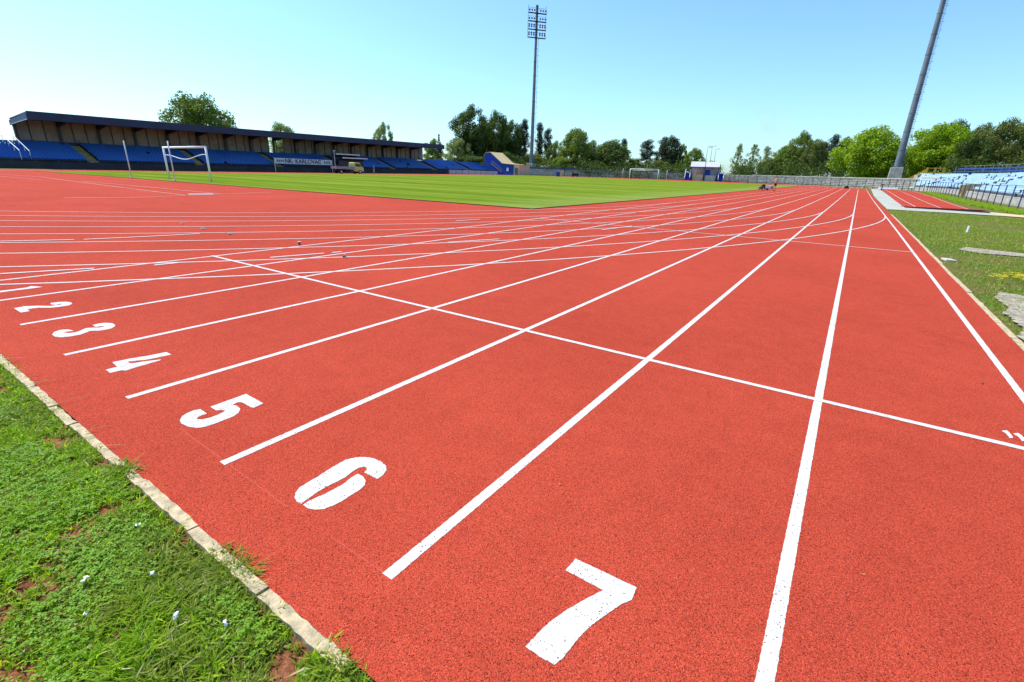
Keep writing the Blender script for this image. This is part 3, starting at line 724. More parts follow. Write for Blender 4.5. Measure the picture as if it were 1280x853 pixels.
# yellow barrier at the end of the stand
q0 = at(1157, 214, 152)
yb = empty('yellow_barrier', (q0.x, q0.y, 3.5), 'yellow steel barrier frame at the far upper corner of the pale blue stand', 'barrier')
b = MB(); pan = MB()
P = [at(1157,219,150), at(1167,219,150), at(1178,219.5,150)]
for i, p in enumerate(P):
    pp = Vector((p.x-yb.location.x, p.y-yb.location.y, 0)); b.bar(pp+Vector((0,0,-.9)), pp+Vector((0,0,1.75)), .34, .34)
a_, c_ = Vector((P[0].x-yb.location.x, P[0].y-yb.location.y, 0)), Vector((P[2].x-yb.location.x, P[2].y-yb.location.y, 0))
b.bar(a_+Vector((0,0,.7)), c_+(c_-a_)*.5+Vector((0,0,.7)), .16); b.bar(a_+Vector((0,0,1.6)), c_+Vector((0,0,1.6)), .12)
b.build('frame', M['yellowsteel'], yb)
l0 = at(1130,224,150); l0v = Vector((l0.x-yb.location.x, l0.y-yb.location.y, -1.6))
pan.add([l0v+Vector((0,0,-.6)), a_+Vector((0,0,-.9)), a_+Vector((0,0,1.5)), l0v+Vector((0,0,.5))], [(0,1,2,3)])
po = pan.build('side_panel', M['yellowsteel'], yb); s2 = po.modifiers.new('t', 'SOLIDIFY'); s2.thickness = .06
b = MB(); b.bar(l0v+Vector((0,0,-.8)), l0v+Vector((0,0,.7)), .3); b.build('end_post', M['yellowsteel'], yb)

# ------------------------------------------------------------------ stone terrace round the far bend
tl = Vector((CXC, YF+57, 0)); terr = empty('stone_terrace', tl, 'old grey stone terrace curving round the far bend behind a fence', 'terrace')
b = MB(); cop = MB(); T0, T1 = R(20)*57, R(149)*57
ts = list(np.arange(T0, T1, 3))+[T1]
for k in range(5):
    z = .46+.39*k; sweep(b, [(57.6+.9*k, -.6), (57.6+.9*k, z-.12), (57.48+.9*k, z-.12), (57.48+.9*k, z), (58.5+.9*k, z), (58.5+.9*k, -.6)], ts, True)  # overhanging lip added to each step to cast a shadow line
sweep(b, [(62.1, -.6), (62.1, 2.22), (62.6, 2.22), (62.6, -.6)], ts, True)
ob = b.build('stepped_wall', M['stone'], terr); ob.location = -tl
sweep(cop, [(61.98, 2.225), (61.98, 2.38), (62.75, 2.38), (62.75, 2.225)], [t for t in ts if t < R(75)*57], True)
sweep(cop, [(62.0, 2.39), (62.0, 2.75), (63.1, 2.75), (63.1, 2.39)], [t for t in ts if t < R(27)*57], True)
ob = cop.build('coping', M['coping'], terr); ob.location = -tl
b = MB()        # raised sheet fence seen above the wall on the left part of the bend
tt = [t for t in ts if t > R(95)*57]
sweep(b, [(62.2, 2.23), (62.2, 2.80), (62.26, 2.80), (62.26, 2.23)], tt, True)
ob = b.build('top_fence', M['navylit'], terr); ob.location = -tl
# ramp stair on the terrace
b = MB(); p = swp(R(37)*57, 57.4); q = swp(R(33)*57, 61.9); b.bar((*p, .6), (*q, 2.2), .5, .16); ob = b.build('ramp', M['sand'], terr); ob.location = -tl

# ------------------------------------------------------------------ perimeter fences
def fence(name, label, tlist, r, m, h, rail=(.97,), w=.07):
    x0, y0 = swp(tlist[0], r); root = empty(name, (x0, y0, gzf(x0, y0)), label, 'fence'); L = root.location.copy()
    base = None; rl = MB()
    for i, t in enumerate(tlist):
        x, y = swp(t, r); g = gzf(x, y)
        if base is None:
            mb = MB(); mb.box(-w/2, w/2, -w/2, w/2, -.1, h); mb.box(-w*.9, w*.9, -w*.9, w*.9, -.1, .04); base = mb.build('post', m, root); o_ = base
        else: o_ = base.copy(); C.objects.link(o_); o_.parent = root
        o_.location = (x-L.x, y-L.y, g-L.z)
    for t0, t1 in zip(tlist, tlist[1:]):
        n = 1
        p = swp(t0, r); q = swp(t1, r)
        for f in rail: rl.bar((p[0], p[1], gzf(*p)+h*f), (q[0], q[1], gzf(*q)+h*f), .035)
        for f in (.2, .45, .7): rl.bar((p[0], p[1], gzf(*p)+h*f), (q[0], q[1], gzf(*q)+h*f), .012)
    ob = rl.build('rails_and_wires', m, root); ob.location = -L
    return root
fence('blue_fence', 'blue steel fence posts with thin wires in front of the pale blue stand', list(np.arange(-80, 3, 2.9)), RB+9.2, M['bluesteel'], 1.8)
fence('grey_fence', 'dark grey fence posts with thin wires in front of the old stone terrace', [4+2.95*i for i in range(46)], RB+9.2, M['darksteel'], 2.0, w=.10)
# low dark post by the bend
q = at(1099, 240, 112); b = MB(); b.box(-.08,.08,-.08,.08,0,1.1); b.box(-.3,.3,-.06,.06,1.0,1.15); o = b.build('barrier_post', M['darksteel'], None, bevel=.02); o.location = (2.2, 111, gzf(2, 111)); tag(o, 'short dark gate post at the end of the lanes', 'post')
b = MB(); b.box(-.4,.4,-.3,.3,0,.22); b.box(-.3,.3,-.2,.2,.22,.45); o = b.build('landing_pad', M['rubber'], None, bevel=.05); o.location = (-3.2, 119, gzf(-3, 119)); tag(o, 'small dark bundle lying beyond the end of the lanes', 'bundle')
b = MB(); b.box(-1.6,1.6,-1.0,1.0,.0,.12); b.box(-1.5,1.5,-.9,.9,.12,.32); o = b.build('white_mat', M['whitemetal'], None, bevel=.04); o.location = (3.6, 124, gzf(3.6, 124)+.1); tag(o, 'white slab at the far end of the jumping runway', 'mat')

# ------------------------------------------------------------------ main covered stand on the left
XF, XB = -99.6, -107.3; Y0, Y1 = 21.8, 107.5; YS0, YS1 = -6, 131.5
ml = Vector((XB, 60, 0)); main = empty('covered_stand', ml, 'long covered stand with dark navy roof and blue seats on the far left side', 'stand')
NRM = 8; TM = (XF-XB-.6)/NRM; ZM = 1.0; RM = .30
def gm(y): return gzf(-100, y)
b = MB(); ysl = list(np.arange(YS0, YS1, 5))+[YS1]
def long_prof(mb, prof, ys):
    n = len(prof); vs = []
    for y in ys:
        for x, z in prof: vs.append((x-ml.x, y-ml.y, z+gm(y)))
    fs = [(i*n+k, i*n+(k+1) % n, (i+1)*n+(k+1) % n, (i+1)*n+k) for i in range(len(ys)-1) for k in range(n)]
    fs += [tuple(range(n)), tuple((len(ys)-1)*n+k for k in reversed(range(n)))]
    mb.add(vs, fs)
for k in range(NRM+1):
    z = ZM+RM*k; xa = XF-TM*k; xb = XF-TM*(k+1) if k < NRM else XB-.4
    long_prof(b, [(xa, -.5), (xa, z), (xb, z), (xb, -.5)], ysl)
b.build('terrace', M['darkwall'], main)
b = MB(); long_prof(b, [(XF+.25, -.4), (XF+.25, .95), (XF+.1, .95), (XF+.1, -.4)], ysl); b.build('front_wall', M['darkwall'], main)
b = MB(); long_prof(b, [(XF+.28, 1.25), (XF+.28, 1.31), (XF+.20, 1.31), (XF+.20, 1.25)], ysl)
for y in np.arange(YS0, YS1, 2.5): b.box(XF+.2-ml.x, XF+.26-ml.x, y-ml.y, y+.05-ml.y, .9+gm(y), 1.27+gm(y))
b.build('front_rail', M['bluesteel'], main)
AIS = [-1.9, 13.3, 28.3, 43.7, 58.9, 74.0, 89.3, 104.6, 120.0]
spots = []; r5 = random.Random(4)
for k in range(NRM):
    y = YS0+.3
    while y < YS1-.3:
        if all(abs(y-a) > .85 for a in AIS) and r5.random() > .012 and not (122 < y and k > 6):
            spots.append(((XF-TM*k-.12, y, ZM+RM*k+gm(y)), (-1, 0), (0, 1), .45))
        y += .5
chair_set(main, spots, M['seatblue'], lambda s: (s[0][0]-CX0)**2+s[0][1]**2 if s[0][1] > 16 else 9e9)
for i, ya in enumerate(AIS):
    b = MB()
    for k in range(NRM*2):
        x = XF-TM*k/2+.0; b.box(x-TM/2-ml.x, x-ml.x, ya-.6-ml.y, ya+.6-ml.y, .8+gm(ya), ZM+RM*(k+1)/2+.02+gm(ya))
    b.build('aisle_steps', M['yellow'], main)
    b = MB(); b.bar((XF-ml.x, ya+.62-ml.y, ZM+.9+gm(ya)), (XB+.8-ml.x, ya+.62-ml.y, ZM+RM*NRM+.85+gm(ya)), .05)
    for k in range(0, NRM+1, 2): b.bar((XF-TM*k-.05-ml.x, ya+.62-ml.y, ZM+RM*k+gm(ya)), (XF-TM*k-.05-ml.x, ya+.62-ml.y, ZM+RM*k+.9+gm(ya)), .04)
    b.build('aisle_rail', M['bluesteel'], main)
# back wall of panels with one opening
pn = MB(); fr = MB(); ZT = ZM+RM*NRM; y = Y0; i = 0; pdone = False
while y < Y1-.5:
    w = 1.72
    if not (60.2 < y < 64.6):
        g = gm(y)
        if y > 64 and pn.v and not pdone: pn.build('back_panels', M['panel'], main); pn = MB(); pdone = True
        pn.box(XB-.1-ml.x, XB-ml.x, y+.06-ml.y, y+w-.06-ml.y, ZT+.2+g, 7.0+g)
    fr.box(XB-ml.x-.05, XB+.09-ml.x, y-.06-ml.y, y+.06-ml.y, ZT+g, 7.0+g); y += w; i += 1
pn.build('back_panels', M['panel'], main); fr.build('mullions', M['darksteel'], main)
b = MB(); b.box(XB-.1-ml.x, XB+.05-ml.x, Y0-ml.y, Y1-ml.y, ZT-.2, ZT+.7); b.build('dado_wall', M['navy'], main)
ys2 = [Y0, 30, 40, 50, 60, 70, 80, 90, 100, Y1]
b = MB(); XR = -98.6; HR = 7.55
def roof_prof(mb, prof, ys):
    long_prof(mb, prof, ys)
roof_prof(b, [(XR, HR-.16), (XR, HR), (XB-.8, HR-.55), (XB-.8, HR-.72)], ys2); roof = b.build('roof', M['navy'], main)
b = MB(); roof_prof(b, [(XR+.02, HR-1.05), (XR+.02, HR+.06), (XR-.12, HR+.06), (XR-.12, HR-1.05)], ys2); b.build('fascia', M['navy'], roof)
b = MB(); g = gm(Y0)
b.prism([(XR-ml.x, HR-1.0), (XR-ml.x, HR-.17), (XB-.8-ml.x, HR-.74), (XB-.8-ml.x, HR-1.45)], Y0-.12-ml.y, Y0+.02-ml.y, 'y'); b.build('gable_fascia', M['navylit'], roof)
b = MB(); b.bar((XR-ml.x, Y0-.14-ml.y, HR-1.03+g), (XB-.8-ml.x, Y0-.14-ml.y, HR-1.48+g), .08); 
for y in ys2[:1]: pass
b.build('edge_trim', M['dirtywhite'], roof)
base = None
for y in np.arange(Y0+.1, Y1, 5.05):
    g = gm(y); mb = MB(); X = XB+.35-ml.x
    mb.box(X-.16, X+.16, -.16, .16, ZT-.3, HR-.75)
    mb.prism([(X+.1, HR-.75), (XR-.3-ml.x, HR-.2), (XR-.3-ml.x, HR-.42), (X+.1, HR-1.5)], -.12, .12, 'y')
    if base is None: base = mb.build('roof_column', M['darksteel'], main); o_ = base
    else: o_ = base.copy(); C.objects.link(o_); o_.parent = main
    o_.location = (0, y-ml.y, g)
# white stair rails on the uncovered near end
for k, yy_ in enumerate((20.2, 21.4)):
    b = MB(); b.bar((XF-.2-ml.x-.8*k, yy_-ml.y, ZM+1.5), (XB+.4-ml.x, yy_-ml.y, ZM+RM*NRM+1.3), .08)
    for f in (0, .33, .66, 1): 
        xx = (XF-.2-.8*k)*(1-f)+(XB+.4)*f; z_ = (ZM+1.5)*(1-f)+(ZM+RM*NRM+1.3)*f; b.bar((xx-ml.x, yy_-ml.y, z_-1.2), (xx-ml.x, yy_-ml.y, z_), .06)
    b.build('stair_rail', M['whitemetal'], main)
# club banner
p = at(345, 204, 112); yA = 97.0/math.tan(-azel(345,200)[0]); yB = 97.0/math.tan(-azel(417,203)[0]); xb_ = -98.9
g = gm(65); zb = 2.12+g
ban = empty('club_banner', (xb_, (yA+yB)/2, zb), 'long pale banner with dark lettering hung across the blue seats', 'banner')
W = (yB-yA); b = MB(); b.box(-.03, .03, -W/2, W/2, -.52, .52); b.build('cloth', M['dirtywhite'], ban)
def text(body, size, loc, rot, m, parent, name='lettering', ext=.01, sx=1):
    cu = bpy.data.curves.new(name, 'FONT'); cu.body = body; cu.size = size; cu.extrude = ext; cu.align_x = 'CENTER'; cu.align_y = 'CENTER'; cu.offset = size*.025
    o = bpy.data.objects.new(name, cu); C.objects.link(o)
    dg = bpy.context.evaluated_depsgraph_get(); me = bpy.data.meshes.new_from_object(o.evaluated_get(dg)); C.objects.unlink(o); bpy.data.objects.remove(o)
    o = bpy.data.objects.new(name, me); C.objects.link(o); me.materials.clear(); me.materials.append(m); o.parent = parent; o.location = loc; o.rotation_euler = rot; o.scale.x = sx
    return o
text('NK  KARLOVAC', 1.12, (.05, -.3, 0), (R(90), 0, R(90)), M['navy'], ban, sx=1.05)
for yy_, n_ in ((-W/2+1.2, 4), (W/2-1.3, 4)):
    b = MB()
    for i in range(n_): b.box(.031, .045, yy_+.42*(i-1.5)-.13, yy_+.42*(i-1.5)+.13, -.24, .24)
    b.build('small_print', M['navylit'], ban)
b = MB(); b.box(.031,.04, -W/2+3.1, -W/2+4.4, -.2,.2); b.box(.031,.04, W/2-3.9, W/2-2.9, -.2,.2); b.build('faded_print', M['corr'], ban)
for s_ in (-1, 1):
    b = MB(); b.bar((0, s_*W/2, -2.1), (0, s_*W/2, .55), .09); b.build('banner_pole', M['whitemetal'], ban)
# two team shelters behind the truck
for i, (pa, pb, pyy, zz) in enumerate(((418, 448, 194, 3.9), (423, 454, 198, 3.15))):
    ya = 96.5/math.tan(-azel(pa, pyy)[0]); yb2 = 96.5/math.tan(-azel(pb, pyy)[0]); X = -97.8+.9*i; g = gm(ya)
    d = empty('team_shelter', (X, (ya+yb2)/2, g), ['upper of two dark team shelters with white roof edges in front of the covered stand', 'lower of two dark team shelters with white roof edges, nearer the truck'][i], 'shelter', group='team shelters')
    L = (yb2-ya)/2; b = MB()
    prof = [(-1.0, 0), (-1.0, zz-.5), (-.7, zz-.1), (.5, zz), (.5, zz-.06), (-.65, zz-.17), (-.92, zz-.55), (-.92, 0)]
    b.prism(prof, -L, L, 'y'); b.build('shell', M['glass'] if 0 else M['darksteel'], d)
    b = MB(); b.box(.5, .62, -L, L, zz-.08, zz+.14); b.build('roof_edge', M['dirtywhite'], d)
    b = MB(); b.box(-.8, -.2, -L+.2, L-.2, .3, .42); b.build('bench', M['seatblue'], d)
q = at(418, 203, 104); b = MB(); b.tube([(0,0,0),(0,0,4.6)], .06, 8); b.box(-.3,.3,-.05,.05,4.5,4.62); o = b.build('thin_pole', M['dirtywhite']); o.location = (-96.2, 95/math.tan(-azel(418,200)[0]), gm(70)); tag(o, 'thin pale pole standing beside the team shelters', 'pole')

# ------------------------------------------------------------------ covered stair of the stand's far end
tn = Vector((-98, 133.5, gm(133))); tun = empty('covered_stair', tn, 'blue walled stair tunnel with tan sloping roof at the far end of the blue seats', 'stair tunnel')
prof = [(-6.6,0),(-6.6,5.6),(-5.8,6.6),(-4.0,6.7),(.8,3.4),(5.2,3.1),(5.2,0)]
b = MB(); b.prism([(x, z) for x, z in prof], -.15, .15, 'y'); b.build('side_wall', M['bluepaint'], tun)
b = MB(); b.prism(prof, 5.85, 6.15, 'y'); b.build('side_wall', M['bluepaint'], tun)
b = MB()
for (x0_, z0_), (x1_, z1_) in zip(prof[1:5], prof[2:6]):
    b.add([(x0_, -.35, z0_+.06), (x1_, -.35, z1_+.06), (x1_, 6.4, z1_+.06), (x0_, 6.4, z0_+.06), (x0_, -.35, z0_+.22), (x1_, -.35, z1_+.22), (x1_, 6.4, z1_+.22), (x0_, 6.4, z0_+.22)], [(0,3,2,1),(4,5,6,7),(0,1,5,4),(1,2,6,5),(2,3,7,6),(3,0,4,7)])
b.build('roof', M['tanroof'], tun)
b = MB(); b.box(5.25, 7.3, -.1, 6.1, 0, 3.05); b.build('end_booth', M['tan'], tun)
b = MB(); b.box(5.7, 6.9, -.16, -.1, 0, 2.3); b.build('booth_door', M['greysteel'], tun)
b = MB(); b.box(2.5, 3.3, -.2, -.15, 1.2, 2.2); b.build('notice', M['whitemetal'], tun)
b = MB(); b.bar((-3.6, -.25, 3.4), (.6, -.25, .9), .14); b.bar((-3.6, -.25, 4.2), (.6, -.25, 1.7), .08); b.build('hand_rail', M['yellow'], tun)
# pale low fence in front of the uncovered seats
b = MB()
q0_, q1_ = Vector((-95.8, 106, 0)), Vector((-95.8, 129, 0))
low = empty('low_barrier', (q0_.x, q0_.y, gm(106)), 'low pale barrier boards in front of the uncovered blue seats', 'barrier')
b.box(-.05, .05, 0, 23, .1, 1.15); b.build('boards', M['corr'], low)
b = MB()
for i in range(9): b.box(.05, .13, i*2.85, i*2.85+.08, 0, 1.6)
b.box(.05,.12,0,23,1.5,1.58); b.build('posts', M['greysteel'], low)

# ------------------------------------------------------------------ floodlight masts
def mast(loc, label, azf, head=True, H=53, rb_=.80, rt=.34, blk=(1.35, 2.6)):
    root = empty('floodlight_mast', loc, label, 'floodlight', group='floodlight masts')
    bw, bh = blk
    b = MB(); b.add([(-bw,-bw,-1),(bw,-bw,-1),(bw,bw,-1),(-bw,bw,-1),(-bw*.9,-bw*.9,bh),(bw*.9,-bw*.9,bh),(bw*.9,bw*.9,bh),(-bw*.9,bw*.9,bh)], [(0,3,2,1),(4,5,6,7),(0,1,5,4),(1,2,6,5),(2,3,7,6),(3,0,4,7)])
    bo = b.build('concrete_base', M['concrete'], root, bevel=.08)
    b = MB(); n = 12; b.tube([(0,0,bh+H*i/n) for i in range(n+1)], [rb_+(rt-rb_)*i/n for i in range(n+1)], 16)
    for i in range(n+1): b.tube([(0,0,bh+H*i/n-.12),(0,0,bh+H*i/n+.12)], rb_+(rt-rb_)*i/n+.05, 16)
    for k in range(8):
        a = k*math.pi/4; b.box(rb_*math.cos(a)*1.25-.08, rb_*math.cos(a)*1.25+.08, rb_*math.sin(a)*1.25-.08, rb_*math.sin(a)*1.25+.08, bh, bh+.5)
    b.build('pole', M['mast'], root)
    b = MB(); d = Vector((math.cos(azf+1.3), math.sin(azf+1.3), 0)); pr = Vector((-d.y, d.x, 0))
    z = bh+1
    for s_ in (-.22, .22):
        b.bar(d*(rb_+.42)+pr*s_+Vector((0,0,bh+1)), d*(rt+.42)+pr*s_+Vector((0,0,bh+H-9)), .05)
    while z < bh+H-9:
        rr = rb_+(rt-rb_)*(z-bh)/H; b.bar(d*(rr+.42)-pr*.22+Vector((0,0,z)), d*(rr+.42)+pr*.22+Vector((0,0,z)), .04)
        if int(z*2) % 4 == 0: b.bar(d*(rr-.05)+Vector((0,0,z)), d*(rr+.45)+Vector((0,0,z)), .05)
        z += .5
    # safety hoops
    z = bh+2.5
    while z < bh+H-9:
        rr = rb_+(rt-rb_)*(z-bh)/H; pts = [d*(rr+.42+.42*math.sin(t))+pr*(.42*math.cos(t))+Vector((0,0,z)) for t in np.linspace(0, math.pi, 6)]
        for p_, q_ in zip(pts, pts[1:]): b.bar(p_, q_, .035)
        z += 1.6
    b.build('ladder', M['greysteel'], root)
    f = Vector((math.cos(azf), math.sin(azf), 0)); s = Vector((-f.y, f.x, 0)); zt = bh+H
    hd = MB(); HW = 3.1
    for lv in range(4):
        z = zt-9.2+2.35*lv
        for off in (.25, 1.0): hd.bar(-s*HW+f*off+Vector((0,0,z)), s*HW+f*off+Vector((0,0,z)), .12)
        hd.bar(-s*HW+f*.62+Vector((0,0,z-.08)), s*HW+f*.62+Vector((0,0,z-.08)), .85, .07)
        for e in (-1, 1):
            hd.bar(s*e*HW+f*1.0+Vector((0,0,z)), s*e*HW+f*1.0+Vector((0,0,z+1.0)), .05)
            hd.bar(s*e*HW+f*.25+Vector((0,0,z)), s*e*HW+f*.25+Vector((0,0,z+2.3)), .07)
        hd.bar(-s*HW+f*.25+Vector((0,0,z+1.55)), s*HW+f*.25+Vector((0,0,z+1.55)), .07)
        hd.bar(-s*HW+f*1.0+Vector((0,0,z+1.0)), s*HW+f*1.0+Vector((0,0,z+1.0)), .035)
    hd.box(-.3,.3,-.3,.3, zt-9.8, zt+.3); hd.build('lamp_platforms', M['darksteel'], root)
    base = None
    for lv in range(4):
        for k in range(6):
            for h2 in ((0,) if lv > 1 else (0, .62)):
                z = zt-9.2+2.35*lv+.95+h2; a = (-2.75+ .85*k) if k < 3 else (1.05+.85*(k-3))
                if base is None:
                    mb = MB(); mb.tube([(0,0,0),(.14,0,-.03),(.34,0,-.10),(.36,0,-.10)], [.10,.22,.29,.26], 12); mb.box(-.12,.02,-.05,.05,-.12,.12)
                    base = mb.build('lamp', M['lamp'], root); o_ = base
                else: o_ = base.copy(); C.objects.link(o_); o_.parent = root
                o_.location = s*a+f*.42+Vector((0,0,z)); o_.rotation_euler = (0, .35, azf)
    return root
p = at(664, 205, 186); g = gzf(p.x, p.y)
top = at(672, 8, 186).z; mast((p.x, p.y, g+.2), 'tall floodlight mast left of centre, its lamp platforms in view', R(-40), H=top-g-.2-3.9, blk=(1.4, 3.9), rb_=.68, rt=.34)
p = at(1118, 222, 161)
mast((p.x, p.y, 2.2), 'tall floodlight mast on the right, its top cut by the frame', R(-110), H=50, blk=(1.45, 3.2), rb_=.76, rt=.40)

# ------------------------------------------------------------------ goals
def goal(x, y, face, label, sag=True):
    root = empty('football_goal', (x, y, gzf(x, y)+.035), label, 'goal', group='football goals')
    for s_ in (-1, 1):
        b = MB(); b.tube([(s_*3.66,0,0),(s_*3.66,0,2.5)], .075, 14); b.build('goal_post', M['whitemetal'], root, True)
    b = MB(); b.tube([(-3.72,0,2.5),(3.72,0,2.5)], .075, 14); b.build('crossbar', M['whitemetal'], root, True)
    if sag:
        b = MB(); b.tube([(-3.66+7.32*t, face*.03, 1.93-.30*math.sin(math.pi*t)**2+.05*(t-.5)+.03*math.sin(9*t)) for t in np.linspace(0, 1, 24)], .03, 8); b.build('net_rope', M['whitemetal'], root, True)
    else:
        for s_ in (-1, 1):
            b = MB(); b.tube([(s_*3.66,0,2.45),(s_*3.5,face*1.6,2.2),(s_*3.5,face*1.9,0)], .035, 8); b.build('net_stay', M['whitemetal'], root, True)
        b = MB(); b.tube([(-3.5,face*1.6,2.2),(3.5,face*1.6,2.2)], .03, 8); b.build('rear_bar', M['whitemetal'], root, True)
    return root
goal(CXC, 18.9, -1, 'near white football goal without a net, a loose rope sagging under its bar')
goal(CXC, 123.3, 1, 'far white football goal in front of the grey wall', False)
for i, (p_, h) in enumerate((((165, 224), 2.95), ((219, 226.5), 2.85))):
    a = azel(*p_)[0]; y = (17.25, 17.3)[i]; x = CX0+y*math.tan(a)
    b = MB(); b.tube([(0,0,0),(0,0,h)], .045, 10); b.tube([(0,0,0),(0,0,.1)], .09, 10); o = b.build('net_pole', M['dirtywhite'], None, True)
    o.location = (x, y, gzf(x, y)+.035); o.rotation_euler.x = (.0, .0)[i]; tag(o, ['slim white pole standing alone at the left edge of the grass', 'slim white pole standing in front of the near goal'][i], 'pole', 'slim white poles by the near goal')

# ------------------------------------------------------------------ small far building with blue stairs
pc = at(879, 226, 171); bl = empty('viewing_platform', (pc.x, pc.y, gzf(pc.x, pc.y)), 'small roofed viewing platform with blue stairs beyond the far goal', 'platform', rz=R(14))
b = MB()
b.box(-3.4,-.1,-1.6,1.6,0,1.9); b.build('base_block', M['tan'], bl)
b = MB(); b.box(.1,3.4,-1.6,1.6,0,1.7); b.build('base_block', M['coping'], bl)
for i, (xa, xb2) in enumerate(((-4.3, -.1), (.1, 4.2))):
    b = MB(); z = 4.15
    prof = []; 
    nn = 14
    for k in range(nn):
        x0_ = xa+(xb2-xa)*k/nn; x1_ = xa+(xb2-xa)*(k+1)/nn; xm = (x0_+x1_)/2
        b.add([(x0_,-2.1,z),(xm,-2.1,z+.05),(x1_,-2.1,z),(x0_,1.9,z+1.6),(xm,1.9,z+1.65),(x1_,1.9,z+1.6)], [(0,1,4,3),(1,2,5,4)])
    ob = b.build('roof_panel', M['corr'], bl); so = ob.modifiers.new('t', 'SOLIDIFY'); so.thickness = .08
b = MB()
for x_ in (-4.1, -.15, .15, 4.0):
    for y_ in (-1.8, 1.7): b.box(x_-.07, x_+.07, y_-.07, y_+.07, 0, 4.2 if y_ < 0 else 5.7)
b.box(-4.1,4.0,-1.85,-1.75,3.95,4.12); b.build('frame', M['darksteel'], bl)
b = MB(); b.box(1.0-.9,2.6-.9,-1.0,-.8,1.72,3.3); b.build('door', M['bluepaint'], bl)
b = MB(); b.box(-2.5,-1.1,-1.2,-1.0,1.92,2.75); b.build('seats_board', M['orange'], bl)
b = MB(); b.box(-4,4,1.5,1.6,0,4.6); b.build('rear_wall', M['corr'], bl)
for s_ in (-1, 1):
    b = MB(); x_ = s_*4.9
    for k in range(8): b.box(x_-.6, x_+.6, -3.2+.4*k, -2.8+.4*k, .28*k, .28*(k+1))
    b.prism([(-3.3, 0), (.2, 2.4), (1.6, 2.4), (1.6, 3.2), (0, 3.2), (-3.3, .9)], x_-.68, x_-.6, 'x'); b.prism([(-3.3, 0), (.2, 2.4), (1.6, 2.4), (1.6, 3.2), (0, 3.2), (-3.3, .9)], x_+.6, x_+.68, 'x')
    b.box(x_-.7,x_+.7,-.1,1.6,0,2.3); b.build('stair', M['bluepaint'], bl)
    b = MB()
    for e in (-.72, .74): b.bar((x_+e,-3.35,1.0), (x_+e,.1,3.4), .14); b.bar((x_+e,-3.35,.5), (x_+e,.1,2.9), .09)
    b.build('stair_rail', M['dirtywhite'], bl)
for i, (px1, py1) in enumerate(((883, 185), (888.5, 183.5), (893.5, 187))):
    p = at(px1-1, 203, 205+8*i); h = at(px1, py1, 205+8*i).z; g = gzf(p.x, p.y)
    root = empty('street_lamp', (p.x, p.y, g), ['tall thin lamp pole, left of the three behind the platform', 'tall thin lamp pole with a double head, middle of the three', 'tall thin lamp pole, right of the three behind the platform'][i], 'lamp post', group='thin lamp poles behind the platform')
    b = MB(); b.tube([(0,0,0),(0,0,h-g)], [.16,.08], 8); b.build('pole', M['dirtywhite'], root)
    b = MB(); 
    for s_ in ((-1, 1) if i == 1 else (1,)): b.bar((0,0,h-g), (s_*1.1,0,h-g+.2), .1); b.box(min(s_*.9, s_*1.5), max(s_*.9, s_*1.5), -.15, .15, h-g+.12, h-g+.28)
    b.build('lamp_head', M['greysteel'], root)
# groundsman's things at the far side
for i, (p_, lab, c_) in enumerate((((719, 218), 'small dark cart standing by the far wall', 'cart'), ((699.5, 216), 'dark blue and tan pile of gear by the far wall', 'gear'))):
    q = at(*p_, 150); root = empty('equipment_cart' if i == 0 else 'gear_pile', (q.x, q.y, gzf(q.x, q.y)), lab, c_, rz=R(30))
    if i == 0:
        b = MB(); b.box(-1.0,1.0,-.5,.5,.35,.95); b.box(-.8,-.2,-.4,.4,.95,1.2); b.build('body', M['rubber'], root, bevel=.06)
        for x_ in (-.7, .7):
            b = MB(); b.tube([(x_,-.55,.25),(x_,.55,.25)], .25, 14); b.build('wheel', M['darksteel'], root)
        b = MB(); b.box(-.6,.4,-.45,.45,.955,1.08); b.build('load', M['redcloth'], root, bevel=.04)
    else:
        b = MB(); b.box(-.9,.1,-.5,.5,0,1.3); b.build('bin', M['bluepaint'], root, bevel=.08)
        b = MB(); b.box(.2,.9,-.4,.4,0,.7); b.bar((.5,0,.7),(1.0,.2,1.8),.12); b.bar((.5,0,.7),(.1,.2,1.7),.1); b.build('frame', M['tan'], root)

for i, px1 in enumerate((778, 833)):
    p = at(px1, 222, 150); b = MB(); b.tube([(0,0,0),(0,0,2.6)], .06, 8); b.tube([(0,0,0),(0,0,.1)], .12, 8); o = b.build('net_pole', M['dirtywhite'], None, True)
    o.location = (p.x, p.y, gzf(p.x, p.y)); tag(o, ['thin pale pole by the far wall, left of the far goal', 'thin pale pole just right of the far goal'][i], 'pole', 'thin poles by the far goal')
# ------------------------------------------------------------------ truck
ty = 86.7/math.tan(-azel(435, 215)[0]); TX = -88.0
tk = empty('flatbed_truck', (TX, ty, gzf(TX, ty)), 'pale yellow flatbed truck parked on the far straight before the covered stand', 'truck', rz=R(90))
# local: +x is forward
b = MB(); prof = [(1.0,.62),(1.0,2.12),(1.12,2.2),(2.25,2.2),(2.42,2.1),(2.78,1.42),(3.25,1.28),(3.36,1.1),(3.36,.55),(3.1,.45),(1.0,.45)]
b.prism(prof, -.88, .88, 'y'); b.build('cab', M['truck'], tk, bevel=.06)
for s_ in (-1, 1):
    b = MB(); y_ = s_*.885; b.prism([(1.25,1.42),(1.25,2.0),(2.2,2.0),(2.5,1.42)], min(y_, y_+s_*.015), max(y_, y_+s_*.015), 'y'); b.build('side_window', M['glass'], tk)
    b = MB(); b.tube([(3.33,s_*.62,.85),(3.39,s_*.62,.85)], .12, 14); b.build('headlight', M['lampglass'], tk)
    b = MB(); b.bar((2.3,s_*.9,1.6),(2.3,s_*1.12,1.65),.03); b.box(2.26,2.34,min(s_*1.02,s_*1.16),max(s_*1.02,s_*1.16),1.5,1.8); b.build('mirror', M['rubber'], tk)
